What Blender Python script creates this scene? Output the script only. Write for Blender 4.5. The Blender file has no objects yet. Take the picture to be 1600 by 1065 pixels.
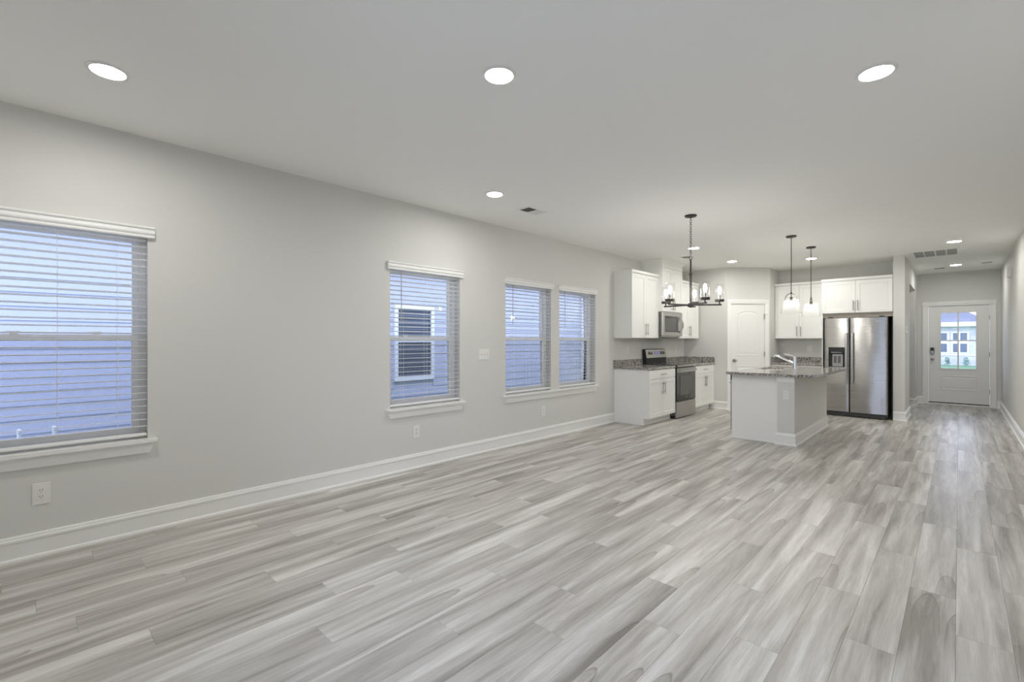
import bpy, bmesh, math, random
from mathutils import Vector, Matrix
random.seed(7)
PI = math.pi
scene = bpy.context.scene
COL = scene.collection

# ------------------------------------------------------------------ camera, world, exposure
CAM_Z = 1.323
YAW = math.atan2(699.0, 730.0)
cd = bpy.data.cameras.new('camera')
cd.sensor_fit = 'HORIZONTAL'; cd.sensor_width = 36.0; cd.lens = 730.0 / 1600.0 * 36.0
cd.clip_start = 0.02; cd.clip_end = 400
cam = bpy.data.objects.new('camera', cd)
cam.location = (0, 0, CAM_Z); cam.rotation_euler = (PI / 2, 0, YAW)
COL.objects.link(cam); scene.camera = cam

world = bpy.data.worlds.new('sky'); scene.world = world; world.use_nodes = True
wn = world.node_tree.nodes; bg = wn['Background']
bg.inputs['Color'].default_value = (0.64, 0.73, 1.0, 1); bg.inputs['Strength'].default_value = 4.2

scene.view_settings.view_transform = 'Standard'
scene.view_settings.look = 'None'
scene.view_settings.gamma = 1.0
scene.view_settings.use_curve_mapping = False
scene.view_settings.exposure = 0.11
scene.cycles.max_bounces = 14
scene.cycles.diffuse_bounces = 8
scene.cycles.transparent_max_bounces = 24
scene.cycles.sample_clamp_indirect = 6.0
scene.cycles.caustics_reflective = False
scene.cycles.caustics_refractive = False
CAN_L = 210.0        # radiance of a living-area recessed lamp's lens
KIT_L = 205.0        # kitchen and hall recessed lamps, dimmed a little
BULB_L = 105.0        # radiance of the chandelier bulbs
PEND_L = 130.0        # radiance of the pendant bulbs

# ------------------------------------------------------------------ materials
def nodes_of(name):
    m = bpy.data.materials.new(name); m.use_nodes = True
    nt = m.node_tree
    return m, nt, nt.nodes, nt.links, nt.nodes['Principled BSDF']

def mat(name, col, rough=0.5, metal=0.0, spec=0.5, emit=None, bump=None, aniso=None):
    m, nt, n, l, p = nodes_of(name)
    p.inputs['Base Color'].default_value = (*col, 1)
    p.inputs['Roughness'].default_value = rough
    p.inputs['Metallic'].default_value = metal
    p.inputs['Specular IOR Level'].default_value = spec
    if emit:
        p.inputs['Emission Color'].default_value = (*emit[0], 1)
        p.inputs['Emission Strength'].default_value = emit[1]
    if bump:
        tc = n.new('ShaderNodeTexCoord'); nz = n.new('ShaderNodeTexNoise'); b = n.new('ShaderNodeBump')
        nz.inputs['Scale'].default_value = bump[0]; nz.inputs['Detail'].default_value = 3
        b.inputs['Strength'].default_value = bump[1]; b.inputs['Distance'].default_value = bump[2]
        l.new(tc.outputs['Object'], nz.inputs['Vector']); l.new(nz.outputs['Fac'], b.inputs['Height'])
        l.new(b.outputs['Normal'], p.inputs['Normal'])
    return m

WALL = mat('wall_paint', (0.70, 0.697, 0.672), 0.65, spec=0.25, bump=(220, 0.12, 0.002))
CEIL = mat('ceiling_paint', (0.90, 0.90, 0.88), 0.8, spec=0.2, bump=(260, 0.12, 0.002))
TRIM = mat('white_trim', (0.87, 0.87, 0.85), 0.35)
DOORW = mat('white_door_paint', (0.85, 0.85, 0.83), 0.38)
CAB = mat('white_cabinet', (0.87, 0.87, 0.845), 0.35)
PLATE = mat('white_plastic', (0.82, 0.81, 0.79), 0.3)
BLIND = mat('white_blind', (0.86, 0.86, 0.85), 0.45)
VINYL = mat('white_vinyl', (0.90, 0.90, 0.90), 0.35)
CORD = mat('white_cord', (0.85, 0.85, 0.85), 0.7)
BLACK = mat('black_plastic', (0.012, 0.012, 0.013), 0.35)
DARKMETAL = mat('dark_bronze', (0.060, 0.055, 0.050), 0.42, metal=0.5)
NICKEL = mat('satin_nickel', (0.42, 0.40, 0.37), 0.32, metal=1.0)
CHROME = mat('chrome', (0.82, 0.84, 0.86), 0.08, metal=1.0)
DUCT = mat('dark_duct', (0.10, 0.10, 0.10), 0.8)
FRIDGESIDE = mat('grey_appliance_side', (0.13, 0.13, 0.125), 0.45)
BLACKGLASS = mat('black_glass', (0.030, 0.030, 0.030), 0.04, spec=0.75)
SMOKED = mat('smoked_glass', (0.065, 0.065, 0.063), 0.10, spec=0.7)
SCREENLCD = mat('display', (0.10, 0.11, 0.16), 0.15, emit=((0.25, 0.28, 0.5), 0.35))
LENS = mat('lamp_lens', (0.9, 0.9, 0.9), 0.5, emit=((1.0, 0.975, 0.93), CAN_L))
LENSK = mat('kitchen_lamp_lens', (0.9, 0.9, 0.9), 0.5, emit=((1.0, 0.975, 0.93), KIT_L))
BULBP = mat('pendant_bulb', (0.9, 0.9, 0.9), 0.5, emit=((1.0, 0.965, 0.90), PEND_L))
BULB = mat('bulb', (0.9, 0.9, 0.9), 0.5, emit=((1.0, 0.965, 0.90), BULB_L))
SUBFLOOR = mat('underlay', (0.10, 0.098, 0.094), 0.9)
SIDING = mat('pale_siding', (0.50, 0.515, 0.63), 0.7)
HOUSEWHITE = mat('white_house_trim', (0.85, 0.85, 0.86), 0.6)
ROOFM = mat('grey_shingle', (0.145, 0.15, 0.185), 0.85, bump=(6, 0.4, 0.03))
SHADEGLASS_DARK = mat('dark_window', (0.11, 0.13, 0.18), 0.15, spec=0.6)
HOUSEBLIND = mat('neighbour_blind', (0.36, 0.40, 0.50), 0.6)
GRASS = mat('grass', (0.12, 0.21, 0.11), 0.9, bump=(30, 0.5, 0.05))
LEAF = mat('shrub_leaf', (0.16, 0.28, 0.22), 0.8)
SINKSTEEL = mat('sink_steel', (0.45, 0.44, 0.43), 0.3, metal=1.0)

def brick_mat():
    m, nt, n, l, p = nodes_of('painted_brick')
    tc = n.new('ShaderNodeTexCoord'); mp = n.new('ShaderNodeMapping'); b = n.new('ShaderNodeTexBrick')
    mp.inputs['Rotation'].default_value = (PI / 2, 0, 0)
    b.inputs['Color1'].default_value = (0.66, 0.64, 0.64, 1); b.inputs['Color2'].default_value = (0.50, 0.49, 0.52, 1)
    b.inputs['Mortar'].default_value = (0.56, 0.55, 0.56, 1); b.inputs['Scale'].default_value = 1.0
    b.inputs['Brick Width'].default_value = 0.40; b.inputs['Row Height'].default_value = 0.14; b.inputs['Mortar Size'].default_value = 0.015
    l.new(tc.outputs['Object'], mp.inputs['Vector']); l.new(mp.outputs['Vector'], b.inputs['Vector'])
    l.new(b.outputs['Color'], p.inputs['Base Color']); p.inputs['Roughness'].default_value = 0.85
    return m
BRICK = brick_mat()

def clear_glass(name, tint, refl, rough=0.0, haze=0.0, hazecol=(0.9, 0.9, 0.9)):
    """thin architectural glass: transparent body, fresnel reflection, optional milky haze"""
    m = bpy.data.materials.new(name); m.use_nodes = True
    nt = m.node_tree; n = nt.nodes; l = nt.links; n.clear()
    out = n.new('ShaderNodeOutputMaterial'); tr = n.new('ShaderNodeBsdfTransparent'); gl = n.new('ShaderNodeBsdfGlossy')
    lw = n.new('ShaderNodeLayerWeight'); lw.inputs['Blend'].default_value = refl
    tr.inputs['Color'].default_value = (*tint, 1); gl.inputs['Roughness'].default_value = rough
    gl.inputs['Color'].default_value = (1, 1, 1, 1)
    mx = n.new('ShaderNodeMixShader')
    l.new(lw.outputs['Fresnel'], mx.inputs['Fac']); l.new(tr.outputs[0], mx.inputs[1]); l.new(gl.outputs[0], mx.inputs[2])
    last = mx
    if haze > 0:
        tl = n.new('ShaderNodeBsdfTranslucent'); df = n.new('ShaderNodeBsdfDiffuse'); a = n.new('ShaderNodeMixShader')
        tl.inputs['Color'].default_value = (*hazecol, 1); df.inputs['Color'].default_value = (*hazecol, 1)
        a.inputs['Fac'].default_value = 0.4
        l.new(tl.outputs[0], a.inputs[1]); l.new(df.outputs[0], a.inputs[2])
        m2 = n.new('ShaderNodeMixShader'); m2.inputs['Fac'].default_value = haze
        l.new(mx.outputs[0], m2.inputs[1]); l.new(a.outputs[0], m2.inputs[2]); last = m2
    l.new(last.outputs[0], out.inputs['Surface'])
    return m
PANE = clear_glass('window_glass', (0.96, 0.97, 0.98), 0.18)
LAMPGLASS = clear_glass('lamp_glass', (0.985, 0.985, 0.985), 0.03)
SHADEGLASS = clear_glass('pendant_glass', (0.97, 0.97, 0.97), 0.035, haze=0.014)
SCREENMESH = clear_glass('insect_screen', (0.86, 0.86, 0.87), 0.02, haze=0.10, hazecol=(0.25, 0.25, 0.26))

def granite():
    m, nt, n, l, p = nodes_of('speckled_granite')
    tc = n.new('ShaderNodeTexCoord')
    v = n.new('ShaderNodeTexVoronoi'); v.inputs['Scale'].default_value = 95; v.inputs['Randomness'].default_value = 1
    nz = n.new('ShaderNodeTexNoise'); nz.inputs['Scale'].default_value = 28; nz.inputs['Detail'].default_value = 4
    l.new(tc.outputs['Object'], v.inputs['Vector']); l.new(tc.outputs['Object'], nz.inputs['Vector'])
    sep = n.new('ShaderNodeSeparateColor'); l.new(v.outputs['Color'], sep.inputs['Color'])
    r1 = n.new('ShaderNodeValToRGB'); cr = r1.color_ramp; cr.interpolation = 'CONSTANT'
    cr.elements[0].position = 0.0; cr.elements[0].color = (0.045, 0.042, 0.04, 1)
    cr.elements[1].position = 0.14; cr.elements[1].color = (0.20, 0.19, 0.18, 1)
    for pos, c in ((0.34, (0.36, 0.345, 0.33, 1)), (0.62, (0.50, 0.485, 0.46, 1)), (0.86, (0.66, 0.645, 0.62, 1))):
        e = cr.elements.new(pos); e.color = c
    l.new(sep.outputs['Red'], r1.inputs['Fac'])
    r2 = n.new('ShaderNodeValToRGB'); r2.color_ramp.elements[0].position = 0.35; r2.color_ramp.elements[0].color = (0.72, 0.71, 0.70, 1)
    r2.color_ramp.elements[1].position = 0.68; r2.color_ramp.elements[1].color = (1.15, 1.14, 1.12, 1)
    l.new(nz.outputs['Fac'], r2.inputs['Fac'])
    mx = n.new('ShaderNodeMix'); mx.data_type = 'RGBA'; mx.blend_type = 'MULTIPLY'; mx.inputs['Factor'].default_value = 1
    l.new(r1.outputs['Color'], mx.inputs['A']); l.new(r2.outputs['Color'], mx.inputs['B'])
    l.new(mx.outputs['Result'], p.inputs['Base Color']); p.inputs['Roughness'].default_value = 0.12
    return m
GRANITE = granite()

def steel(name, col, rough, wave=0.0, aniso=0.0):
    m, nt, n, l, p = nodes_of(name)
    p.inputs['Base Color'].default_value = (*col, 1); p.inputs['Metallic'].default_value = 1; p.inputs['Roughness'].default_value = rough
    tc = n.new('ShaderNodeTexCoord'); mp = n.new('ShaderNodeMapping'); nz = n.new('ShaderNodeTexNoise')
    mp.inputs['Scale'].default_value = (2, 2, 500); nz.inputs['Scale'].default_value = 1; nz.inputs['Detail'].default_value = 2
    l.new(tc.outputs['Object'], mp.inputs['Vector']); l.new(mp.outputs['Vector'], nz.inputs['Vector'])
    mr = n.new('ShaderNodeMapRange'); mr.inputs['To Min'].default_value = rough * 0.8; mr.inputs['To Max'].default_value = rough * 1.25
    l.new(nz.outputs['Fac'], mr.inputs['Value']); l.new(mr.outputs['Result'], p.inputs['Roughness'])
    if aniso:
        p.inputs['Anisotropic'].default_value = aniso
        tg = n.new('ShaderNodeCombineXYZ'); tg.inputs['Z'].default_value = 1.0     # horizontal brushing spreads highlights up and down
        l.new(tg.outputs[0], p.inputs['Tangent'])
    if wave:
        m2 = n.new('ShaderNodeMapping'); m2.inputs['Scale'].default_value = (3.2, 1.0, 1.1)
        n2 = n.new('ShaderNodeTexNoise'); n2.inputs['Scale'].default_value = 1.3; n2.inputs['Detail'].default_value = 0.5
        b = n.new('ShaderNodeBump'); b.inputs['Strength'].default_value = 1.0; b.inputs['Distance'].default_value = wave
        l.new(tc.outputs['Object'], m2.inputs['Vector']); l.new(m2.outputs['Vector'], n2.inputs['Vector'])
        l.new(n2.outputs['Fac'], b.inputs['Height']); l.new(b.outputs['Normal'], p.inputs['Normal'])
    return m
STEEL = steel('brushed_steel', (0.50, 0.49, 0.475), 0.30)
FRIDGESTEEL = steel('fridge_steel', (0.43, 0.42, 0.405), 0.28, wave=0.014, aniso=0.85)

def plank_mat():
    m, nt, n, l, p = nodes_of('grey_vinyl_plank')
    def N(t, **k):
        x = n.new(t)
        for a, b in k.items():
            if hasattr(x, a): setattr(x, a, b)
            else: x.inputs[a.replace('_', ' ')].default_value = b
        return x
    tc = N('ShaderNodeTexCoord'); oi = N('ShaderNodeObjectInfo')
    cmb = N('ShaderNodeCombineXYZ')
    m1 = N('ShaderNodeMath', operation='MULTIPLY'); m1.inputs[1].default_value = 53.0
    m2 = N('ShaderNodeMath', operation='MULTIPLY'); m2.inputs[1].default_value = 171.0
    l.new(oi.outputs['Random'], m1.inputs[0]); l.new(oi.outputs['Random'], m2.inputs[0])
    l.new(m1.outputs[0], cmb.inputs['X']); l.new(m2.outputs[0], cmb.inputs['Y'])
    add = N('ShaderNodeVectorMath', operation='ADD')
    l.new(tc.outputs['Object'], add.inputs[0]); l.new(cmb.outputs[0], add.inputs[1])
    def noise(sx, sy, det, rough=0.5, dist=0.0, off=0.0):
        mp = N('ShaderNodeMapping'); mp.inputs['Scale'].default_value = (sx, sy, 1); mp.inputs['Location'].default_value = (off, off * 1.7, 0)
        z = N('ShaderNodeTexNoise'); z.inputs['Scale'].default_value = 1; z.inputs['Detail'].default_value = det
        z.inputs['Roughness'].default_value = rough; z.inputs['Distortion'].default_value = dist
        l.new(add.outputs[0], mp.inputs['Vector']); l.new(mp.outputs['Vector'], z.inputs['Vector'])
        return z.outputs['Fac']
    broad = noise(10.0, 0.60, 2.0, 0.45, 0.5)
    mid = noise(25, 1.7, 4.0, 0.6, 0.9, 9)
    fine = noise(230, 7.0, 3.0, 0.6, 0.0, 21)
    # base tone from broad light / dark streaks
    s1 = N('ShaderNodeMath', operation='MULTIPLY_ADD'); s1.inputs[1].default_value = 0.34
    l.new(mid, s1.inputs[0])
    s0 = N('ShaderNodeMath', operation='MULTIPLY'); s0.inputs[1].default_value = 0.66; l.new(broad, s0.inputs[0])
    l.new(s0.outputs[0], s1.inputs[2])
    ramp = N('ShaderNodeValToRGB'); cr = ramp.color_ramp
    cr.elements[0].position = 0.35; cr.elements[0].color = (0.285, 0.266, 0.240, 1)
    cr.elements[1].position = 0.64; cr.elements[1].color = (0.69, 0.675, 0.645, 1)
    e = cr.elements.new(0.45); e.color = (0.425, 0.404, 0.374, 1)
    e = cr.elements.new(0.55); e.color = (0.55, 0.532, 0.502, 1)
    l.new(s1.outputs[0], ramp.inputs['Fac'])
    # fine grain
    fr = N('ShaderNodeMapRange'); fr.inputs['From Min'].default_value = 0.3; fr.inputs['From Max'].default_value = 0.7
    fr.inputs['To Min'].default_value = 0.90; fr.inputs['To Max'].default_value = 1.08
    l.new(fine, fr.inputs['Value'])
    mx = N('ShaderNodeMix'); mx.data_type = 'RGBA'; mx.blend_type = 'MULTIPLY'; mx.inputs['Factor'].default_value = 1
    l.new(ramp.outputs['Color'], mx.inputs['A']); l.new(fr.outputs['Result'], mx.inputs['B'])
    # cathedral figures: long flames with a crisp rounded tip at one end, fading out at the other
    mp = N('ShaderNodeMapping'); mp.inputs['Scale'].default_value = (6.2, 0.95, 1)
    wob = N('ShaderNodeTexNoise'); wob.inputs['Scale'].default_value = 5; wob.inputs['Detail'].default_value = 2
    l.new(add.outputs[0], wob.inputs['Vector'])
    wa = N('ShaderNodeVectorMath', operation='MULTIPLY_ADD'); wa.inputs[1].default_value = (0.014, 0.05, 0)
    l.new(wob.outputs['Color'], wa.inputs[0]); l.new(add.outputs[0], wa.inputs[2])
    l.new(wa.outputs[0], mp.inputs['Vector'])
    v = N('ShaderNodeTexVoronoi'); v.voronoi_dimensions = '2D'; v.inputs['Scale'].default_value = 1; v.inputs['Randomness'].default_value = 0.85
    l.new(mp.outputs['Vector'], v.inputs['Vector'])
    sep = N('ShaderNodeSeparateColor'); l.new(v.outputs['Color'], sep.inputs['Color'])
    sel = N('ShaderNodeMath', operation='GREATER_THAN'); sel.inputs[1].default_value = 0.62; l.new(sep.outputs['Green'], sel.inputs[0])
    rad = N('ShaderNodeMath', operation='MULTIPLY_ADD'); rad.inputs[1].default_value = 0.14; rad.inputs[2].default_value = 0.20
    l.new(sep.outputs['Red'], rad.inputs[0])
    rel = N('ShaderNodeMath', operation='DIVIDE'); l.new(v.outputs['Distance'], rel.inputs[0]); l.new(rad.outputs[0], rel.inputs[1])
    df = N('ShaderNodeVectorMath', operation='SUBTRACT'); l.new(mp.outputs['Vector'], df.inputs[0]); l.new(v.outputs['Position'], df.inputs[1])
    dsep = N('ShaderNodeSeparateXYZ'); l.new(df.outputs[0], dsep.inputs[0])
    fade = N('ShaderNodeMapRange'); fade.interpolation_type = 'SMOOTHSTEP'
    fade.inputs['From Min'].default_value = -0.22; fade.inputs['From Max'].default_value = 0.14
    l.new(dsep.outputs['Y'], fade.inputs['Value'])
    ring = N('ShaderNodeMath', operation='MULTIPLY'); ring.inputs[1].default_value = 42; l.new(rel.outputs[0], ring.inputs[0])
    sn = N('ShaderNodeMath', operation='SINE'); l.new(ring.outputs[0], sn.inputs[0])
    cath = N('ShaderNodeValToRGB'); k = cath.color_ramp
    k.elements[0].position = 0.0; k.elements[0].color = (0.62, 0.62, 0.62, 1)
    k.elements[1].position = 1.0; k.elements[1].color = (0, 0, 0, 1)
    for pos, g_ in ((0.35, 0.40), (0.75, 0.46), (0.92, 0.62), (0.965, 0.95), (0.985, 0.5)):
        e = k.elements.new(pos); e.color = (g_, g_, g_, 1)
    l.new(rel.outputs[0], cath.inputs['Fac'])
    sr = N('ShaderNodeMapRange'); sr.inputs['From Min'].default_value = -1; sr.inputs['To Min'].default_value = 0.72; sr.inputs['To Max'].default_value = 1.0
    l.new(sn.outputs[0], sr.inputs['Value'])
    def mul(a_, b_):
        q = N('ShaderNodeMath', operation='MULTIPLY')
        for i_, x_ in ((0, a_), (1, b_)):
            if isinstance(x_, float): q.inputs[i_].default_value = x_
            else: l.new(x_, q.inputs[i_])
        return q.outputs[0]
    cm3 = mul(mul(mul(cath.outputs['Color'], sel.outputs[0]), mul(sr.outputs['Result'], fade.outputs['Result'])), 0.85)
    mc = N('ShaderNodeMix'); mc.data_type = 'RGBA'; mc.blend_type = 'MULTIPLY'
    mc.inputs['B'].default_value = (0.47, 0.43, 0.39, 1)
    l.new(cm3, mc.inputs['Factor']); l.new(mx.outputs['Result'], mc.inputs['A'])
    # per-plank tone
    tr = N('ShaderNodeMapRange'); tr.inputs['To Min'].default_value = 0.95; tr.inputs['To Max'].default_value = 1.09
    l.new(oi.outputs['Random'], tr.inputs['Value'])
    mt = N('ShaderNodeMix'); mt.data_type = 'RGBA'; mt.blend_type = 'MULTIPLY'; mt.inputs['Factor'].default_value = 1
    l.new(mc.outputs['Result'], mt.inputs['A']); l.new(tr.outputs['Result'], mt.inputs['B'])
    l.new(mt.outputs['Result'], p.inputs['Base Color'])
    p.inputs['Roughness'].default_value = 0.36; p.inputs['Specular IOR Level'].default_value = 0.45
    b = N('ShaderNodeBump'); b.inputs['Strength'].default_value = 0.12; b.inputs['Distance'].default_value = 0.001
    l.new(fine, b.inputs['Height']); l.new(b.outputs['Normal'], p.inputs['Normal'])
    return m
PLANK = plank_mat()

# ------------------------------------------------------------------ mesh helpers
class G:
    """collects shapes in one bmesh"""
    def __init__(s): s.bm = bmesh.new()
    def box(s, x0, x1, y0, y1, z0, z1, bev=0.0, seg=1):
        mtx = Matrix.Translation(((x0 + x1) / 2, (y0 + y1) / 2, (z0 + z1) / 2)) @ Matrix.Diagonal((abs(x1 - x0), abs(y1 - y0), abs(z1 - z0), 1))
        r = bmesh.ops.create_cube(s.bm, size=1.0, matrix=mtx)
        if bev:
            es = {e for v in r['verts'] for e in v.link_edges}
            bmesh.ops.bevel(s.bm, geom=list(es), offset=bev, segments=seg, affect='EDGES', profile=0.5)
        return s
    def cyl(s, p0, p1, r, seg=16, r2=None, caps=True):
        p0 = Vector(p0); p1 = Vector(p1); d = p1 - p0
        q = d.to_track_quat('Z', 'Y').to_matrix().to_4x4()
        bmesh.ops.create_cone(s.bm, cap_ends=caps, segments=seg, radius1=r, radius2=r if r2 is None else r2, depth=d.length,
                              matrix=Matrix.Translation((p0 + p1) / 2) @ q)
        return s
    def sphere(s, c, rx, ry=None, rz=None, u=16, v=10):
        ry = rx if ry is None else ry; rz = rx if rz is None else rz
        bmesh.ops.create_uvsphere(s.bm, u_segments=u, v_segments=v, radius=1.0, matrix=Matrix.Translation(c) @ Matrix.Diagonal((rx, ry, rz, 1)))
        return s
    def lathe(s, prof, c=(0, 0, 0), seg=32, closed=False):
        rings = []
        for r, z in prof:
            rings.append([s.bm.verts.new((c[0] + r * math.cos(2 * PI * i / seg), c[1] + r * math.sin(2 * PI * i / seg), c[2] + z)) for i in range(seg)] if r > 1e-6
                         else [s.bm.verts.new((c[0], c[1], c[2] + z))])
        pairs = list(zip(rings, rings[1:])) + ([(rings[-1], rings[0])] if closed else [])
        for a, b in pairs:
            for i in range(seg):
                j = (i + 1) % seg
                if len(a) == 1 and len(b) == 1: continue
                if len(a) == 1: s.bm.faces.new((a[0], b[i], b[j]))
                elif len(b) == 1: s.bm.faces.new((a[i], a[j], b[0]))
                else: s.bm.faces.new((a[i], a[j], b[j], b[i]))
        return s
    def tube(s, pts, r, seg=8, caps=True, flat=1.0):
        pts = [Vector(p) for p in pts]; rings = []
        for i, p in enumerate(pts):
            t = (pts[min(i + 1, len(pts) - 1)] - pts[max(i - 1, 0)]).normalized()
            up = Vector((0, 0, 1)) if abs(t.z) < 0.95 else Vector((1, 0, 0))
            a = t.cross(up).normalized(); b = a.cross(t).normalized()
            rr = r[i] if isinstance(r, (list, tuple)) else r
            rings.append([s.bm.verts.new(p + a * rr * math.cos(2 * PI * k / seg) + b * rr * flat * math.sin(2 * PI * k / seg)) for k in range(seg)])
        for a, b in zip(rings, rings[1:]):
            for k in range(seg): s.bm.faces.new((a[k], a[(k + 1) % seg], b[(k + 1) % seg], b[k]))
        if caps: s.bm.faces.new(rings[0][::-1]); s.bm.faces.new(rings[-1])
        return s
    def torus(s, c, R, r, axis=(0, 0, 1), seg=14, tseg=6, sx=1.0):
        ax = Vector(axis).normalized(); q = ax.to_track_quat('Z', 'Y')
        ring = []
        for i in range(seg):
            a = 2 * PI * i / seg
            row = []
            for k in range(tseg):
                b = 2 * PI * k / tseg
                v = Vector(((R + r * math.cos(b)) * math.cos(a) * sx, (R + r * math.cos(b)) * math.sin(a), r * math.sin(b)))
                row.append(s.bm.verts.new(Vector(c) + q @ v))
            ring.append(row)
        for i in range(seg):
            for k in range(tseg):
                s.bm.faces.new((ring[i][k], ring[(i + 1) % seg][k], ring[(i + 1) % seg][(k + 1) % tseg], ring[i][(k + 1) % tseg]))
        return s
    def prism(s, poly, fn, a, b):
        """extrude a 2D polygon between a and b; fn(u, v, t) -> xyz"""
        A = [s.bm.verts.new(fn(u, v, a)) for u, v in poly]; B = [s.bm.verts.new(fn(u, v, b)) for u, v in poly]
        k = len(poly)
        s.bm.faces.new(A[::-1]); s.bm.faces.new(B)
        for i in range(k): s.bm.faces.new((A[i], A[(i + 1) % k], B[(i + 1) % k], B[i]))
        return s
    def sweep(s, prof, path, side=1):
        """sweep profile (u out of the wall, z up) along a plan path with mitred corners; out = right of travel * side"""
        P = [Vector((x, y)) for x, y in path]; rows = []
        for i, p in enumerate(P):
            ns = []
            if i > 0: d = (p - P[i - 1]).normalized(); ns.append(Vector((d.y, -d.x)) * side)
            if i < len(P) - 1: d = (P[i + 1] - p).normalized(); ns.append(Vector((d.y, -d.x)) * side)
            nrm = sum(ns, Vector((0, 0))); nrm.normalize(); nrm /= max(0.3, nrm.dot(ns[0]))
            rows.append([s.bm.verts.new((p.x + nrm.x * u, p.y + nrm.y * u, z)) for u, z in prof])
        for a, b in zip(rows, rows[1:]):
            for k in range(len(prof)):
                j = (k + 1) % len(prof); s.bm.faces.new((a[k], a[j], b[j], b[k]))
        s.bm.faces.new(rows[0]); s.bm.faces.new(rows[-1][::-1])
        return s
    def vox(s, xs, ys, zs, solid):
        """solid cells of a rectilinear grid, outer faces only"""
        nx, ny, nz = len(xs) - 1, len(ys) - 1, len(zs) - 1
        occ = lambda i, j, k: 0 <= i < nx and 0 <= j < ny and 0 <= k < nz and solid((xs[i] + xs[i + 1]) / 2, (ys[j] + ys[j + 1]) / 2, (zs[k] + zs[k + 1]) / 2)
        V = {}
        def v(i, j, k):
            if (i, j, k) not in V: V[(i, j, k)] = s.bm.verts.new((xs[i], ys[j], zs[k]))
            return V[(i, j, k)]
        for i in range(nx):
            for j in range(ny):
                for k in range(nz):
                    if not occ(i, j, k): continue
                    for (di, dj, dk), q in (((-1, 0, 0), ((0, 0, 0), (0, 0, 1), (0, 1, 1), (0, 1, 0))), ((1, 0, 0), ((1, 0, 0), (1, 1, 0), (1, 1, 1), (1, 0, 1))),
                                            ((0, -1, 0), ((0, 0, 0), (1, 0, 0), (1, 0, 1), (0, 0, 1))), ((0, 1, 0), ((0, 1, 0), (0, 1, 1), (1, 1, 1), (1, 1, 0))),
                                            ((0, 0, -1), ((0, 0, 0), (0, 1, 0), (1, 1, 0), (1, 0, 0))), ((0, 0, 1), ((0, 0, 1), (1, 0, 1), (1, 1, 1), (0, 1, 1)))):
                        if not occ(i + di, j + dj, k + dk):
                            s.bm.faces.new([v(i + a, j + b, k + c) for a, b, c in q])
        return s
    def loops(s, rings, cap=True):
        """rings of equal point counts joined in order; last ring capped"""
        R = [[s.bm.verts.new(p) for p in r] for r in rings]; k = len(R[0])
        for a, b in zip(R, R[1:]):
            for i in range(k): s.bm.faces.new((a[i], a[(i + 1) % k], b[(i + 1) % k], b[i]))
        if cap: s.bm.faces.new(R[-1])
        return s
    def data(s, name, m, smooth=False):
        bmesh.ops.recalc_face_normals(s.bm, faces=s.bm.faces)
        me = bpy.data.meshes.new(name); s.bm.to_mesh(me); s.bm.free()
        if m: me.materials.append(m)
        if smooth:
            for f in me.polygons: f.use_smooth = True
            try: me.set_sharp_from_angle(angle=math.radians(35))
            except Exception: pass
        return me
    def obj(s, name, m, parent=None, smooth=False, loc=None, rotz=0.0):
        return place(name, s.data(name, m, smooth), parent, loc, rotz)

def place(name, me, parent=None, loc=None, rotz=0.0):
    o = bpy.data.objects.new(name, me); COL.objects.link(o)
    if parent: o.parent = parent
    if loc: o.location = loc
    if rotz: o.rotation_euler = (0, 0, rotz)
    return o
def tag(o, label, cat, group=None):
    o['label'] = label; o['category'] = cat
    if group: o['group'] = group
    return o
def thing(name, label, cat, loc=(0, 0, 0), rotz=0.0, group=None):
    return tag(place(name, None, None, loc, rotz), label, cat, group)
def struct(o, label=None):
    o['kind'] = 'structure'
    if label: o['label'] = label
    return o
def part_label(o, label): o['label'] = label; return o

# ------------------------------------------------------------------ room dimensions (metres)
XL, XR, YR, H = -4.09, 0.59, -0.70, 2.74
YK = 9.38            # short kitchen wall
PX0, PY0, PX1, PY1 = -3.24, 9.38, -2.65, 10.00   # angled pantry wall
YA = 10.65           # wall behind refrigerator
XPL, XH = -0.80, -0.65  # pillar
YP = 10.04
YD = 13.2            # front door wall
HO0, HO1, HOZ = 11.04, 12.56, 2.36   # hall opening
WZ0, WZ1 = 0.645, 2.085
WINS = [(-0.305, 0.597), (2.518, 3.418), (4.155, 5.058), (5.240, 6.145)]

# floor: sub-floor slab with planks
sub = struct(G().box(XL, XR, YR, YD, -0.09, -0.0065).obj('floor', SUBFLOOR), 'grey wood-look plank floor of the whole open room')
PW, PL, FX0 = 0.1795, 1.2385, -0.012
PH = {-23: .624, -22: .294, -21: 1.155, -20: .490, -19: .041, -18: .623, -17: .171, -16: .958, -15: .397, -14: 1.128, -13: .246, -12: .935, -11: .619,
      -10: .116, -9: .75, -8: .42, -7: 1.18, -6: .803, -5: .211, -4: .968, -3: .52, -2: .062, -1: .824, 0: .425, 1: 1.105, 2: .64, 3: .2}
plank_cache = {}
def plank_mesh(w, ln):
    key = (round(w, 3), round(ln, 3))
    if key not in plank_cache:
        g = 0.0003
        b = G().box(g, w - g, g, ln - g, -0.0065, 0.0)
        top = [e for e in b.bm.edges if all(v.co.z > -0.001 for v in e.verts)]
        bmesh.ops.bevel(b.bm, geom=top, offset=0.0005, segments=1, affect='EDGES')
        plank_cache[key] = b.data('plank', PLANK)
    return plank_cache[key]
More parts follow.
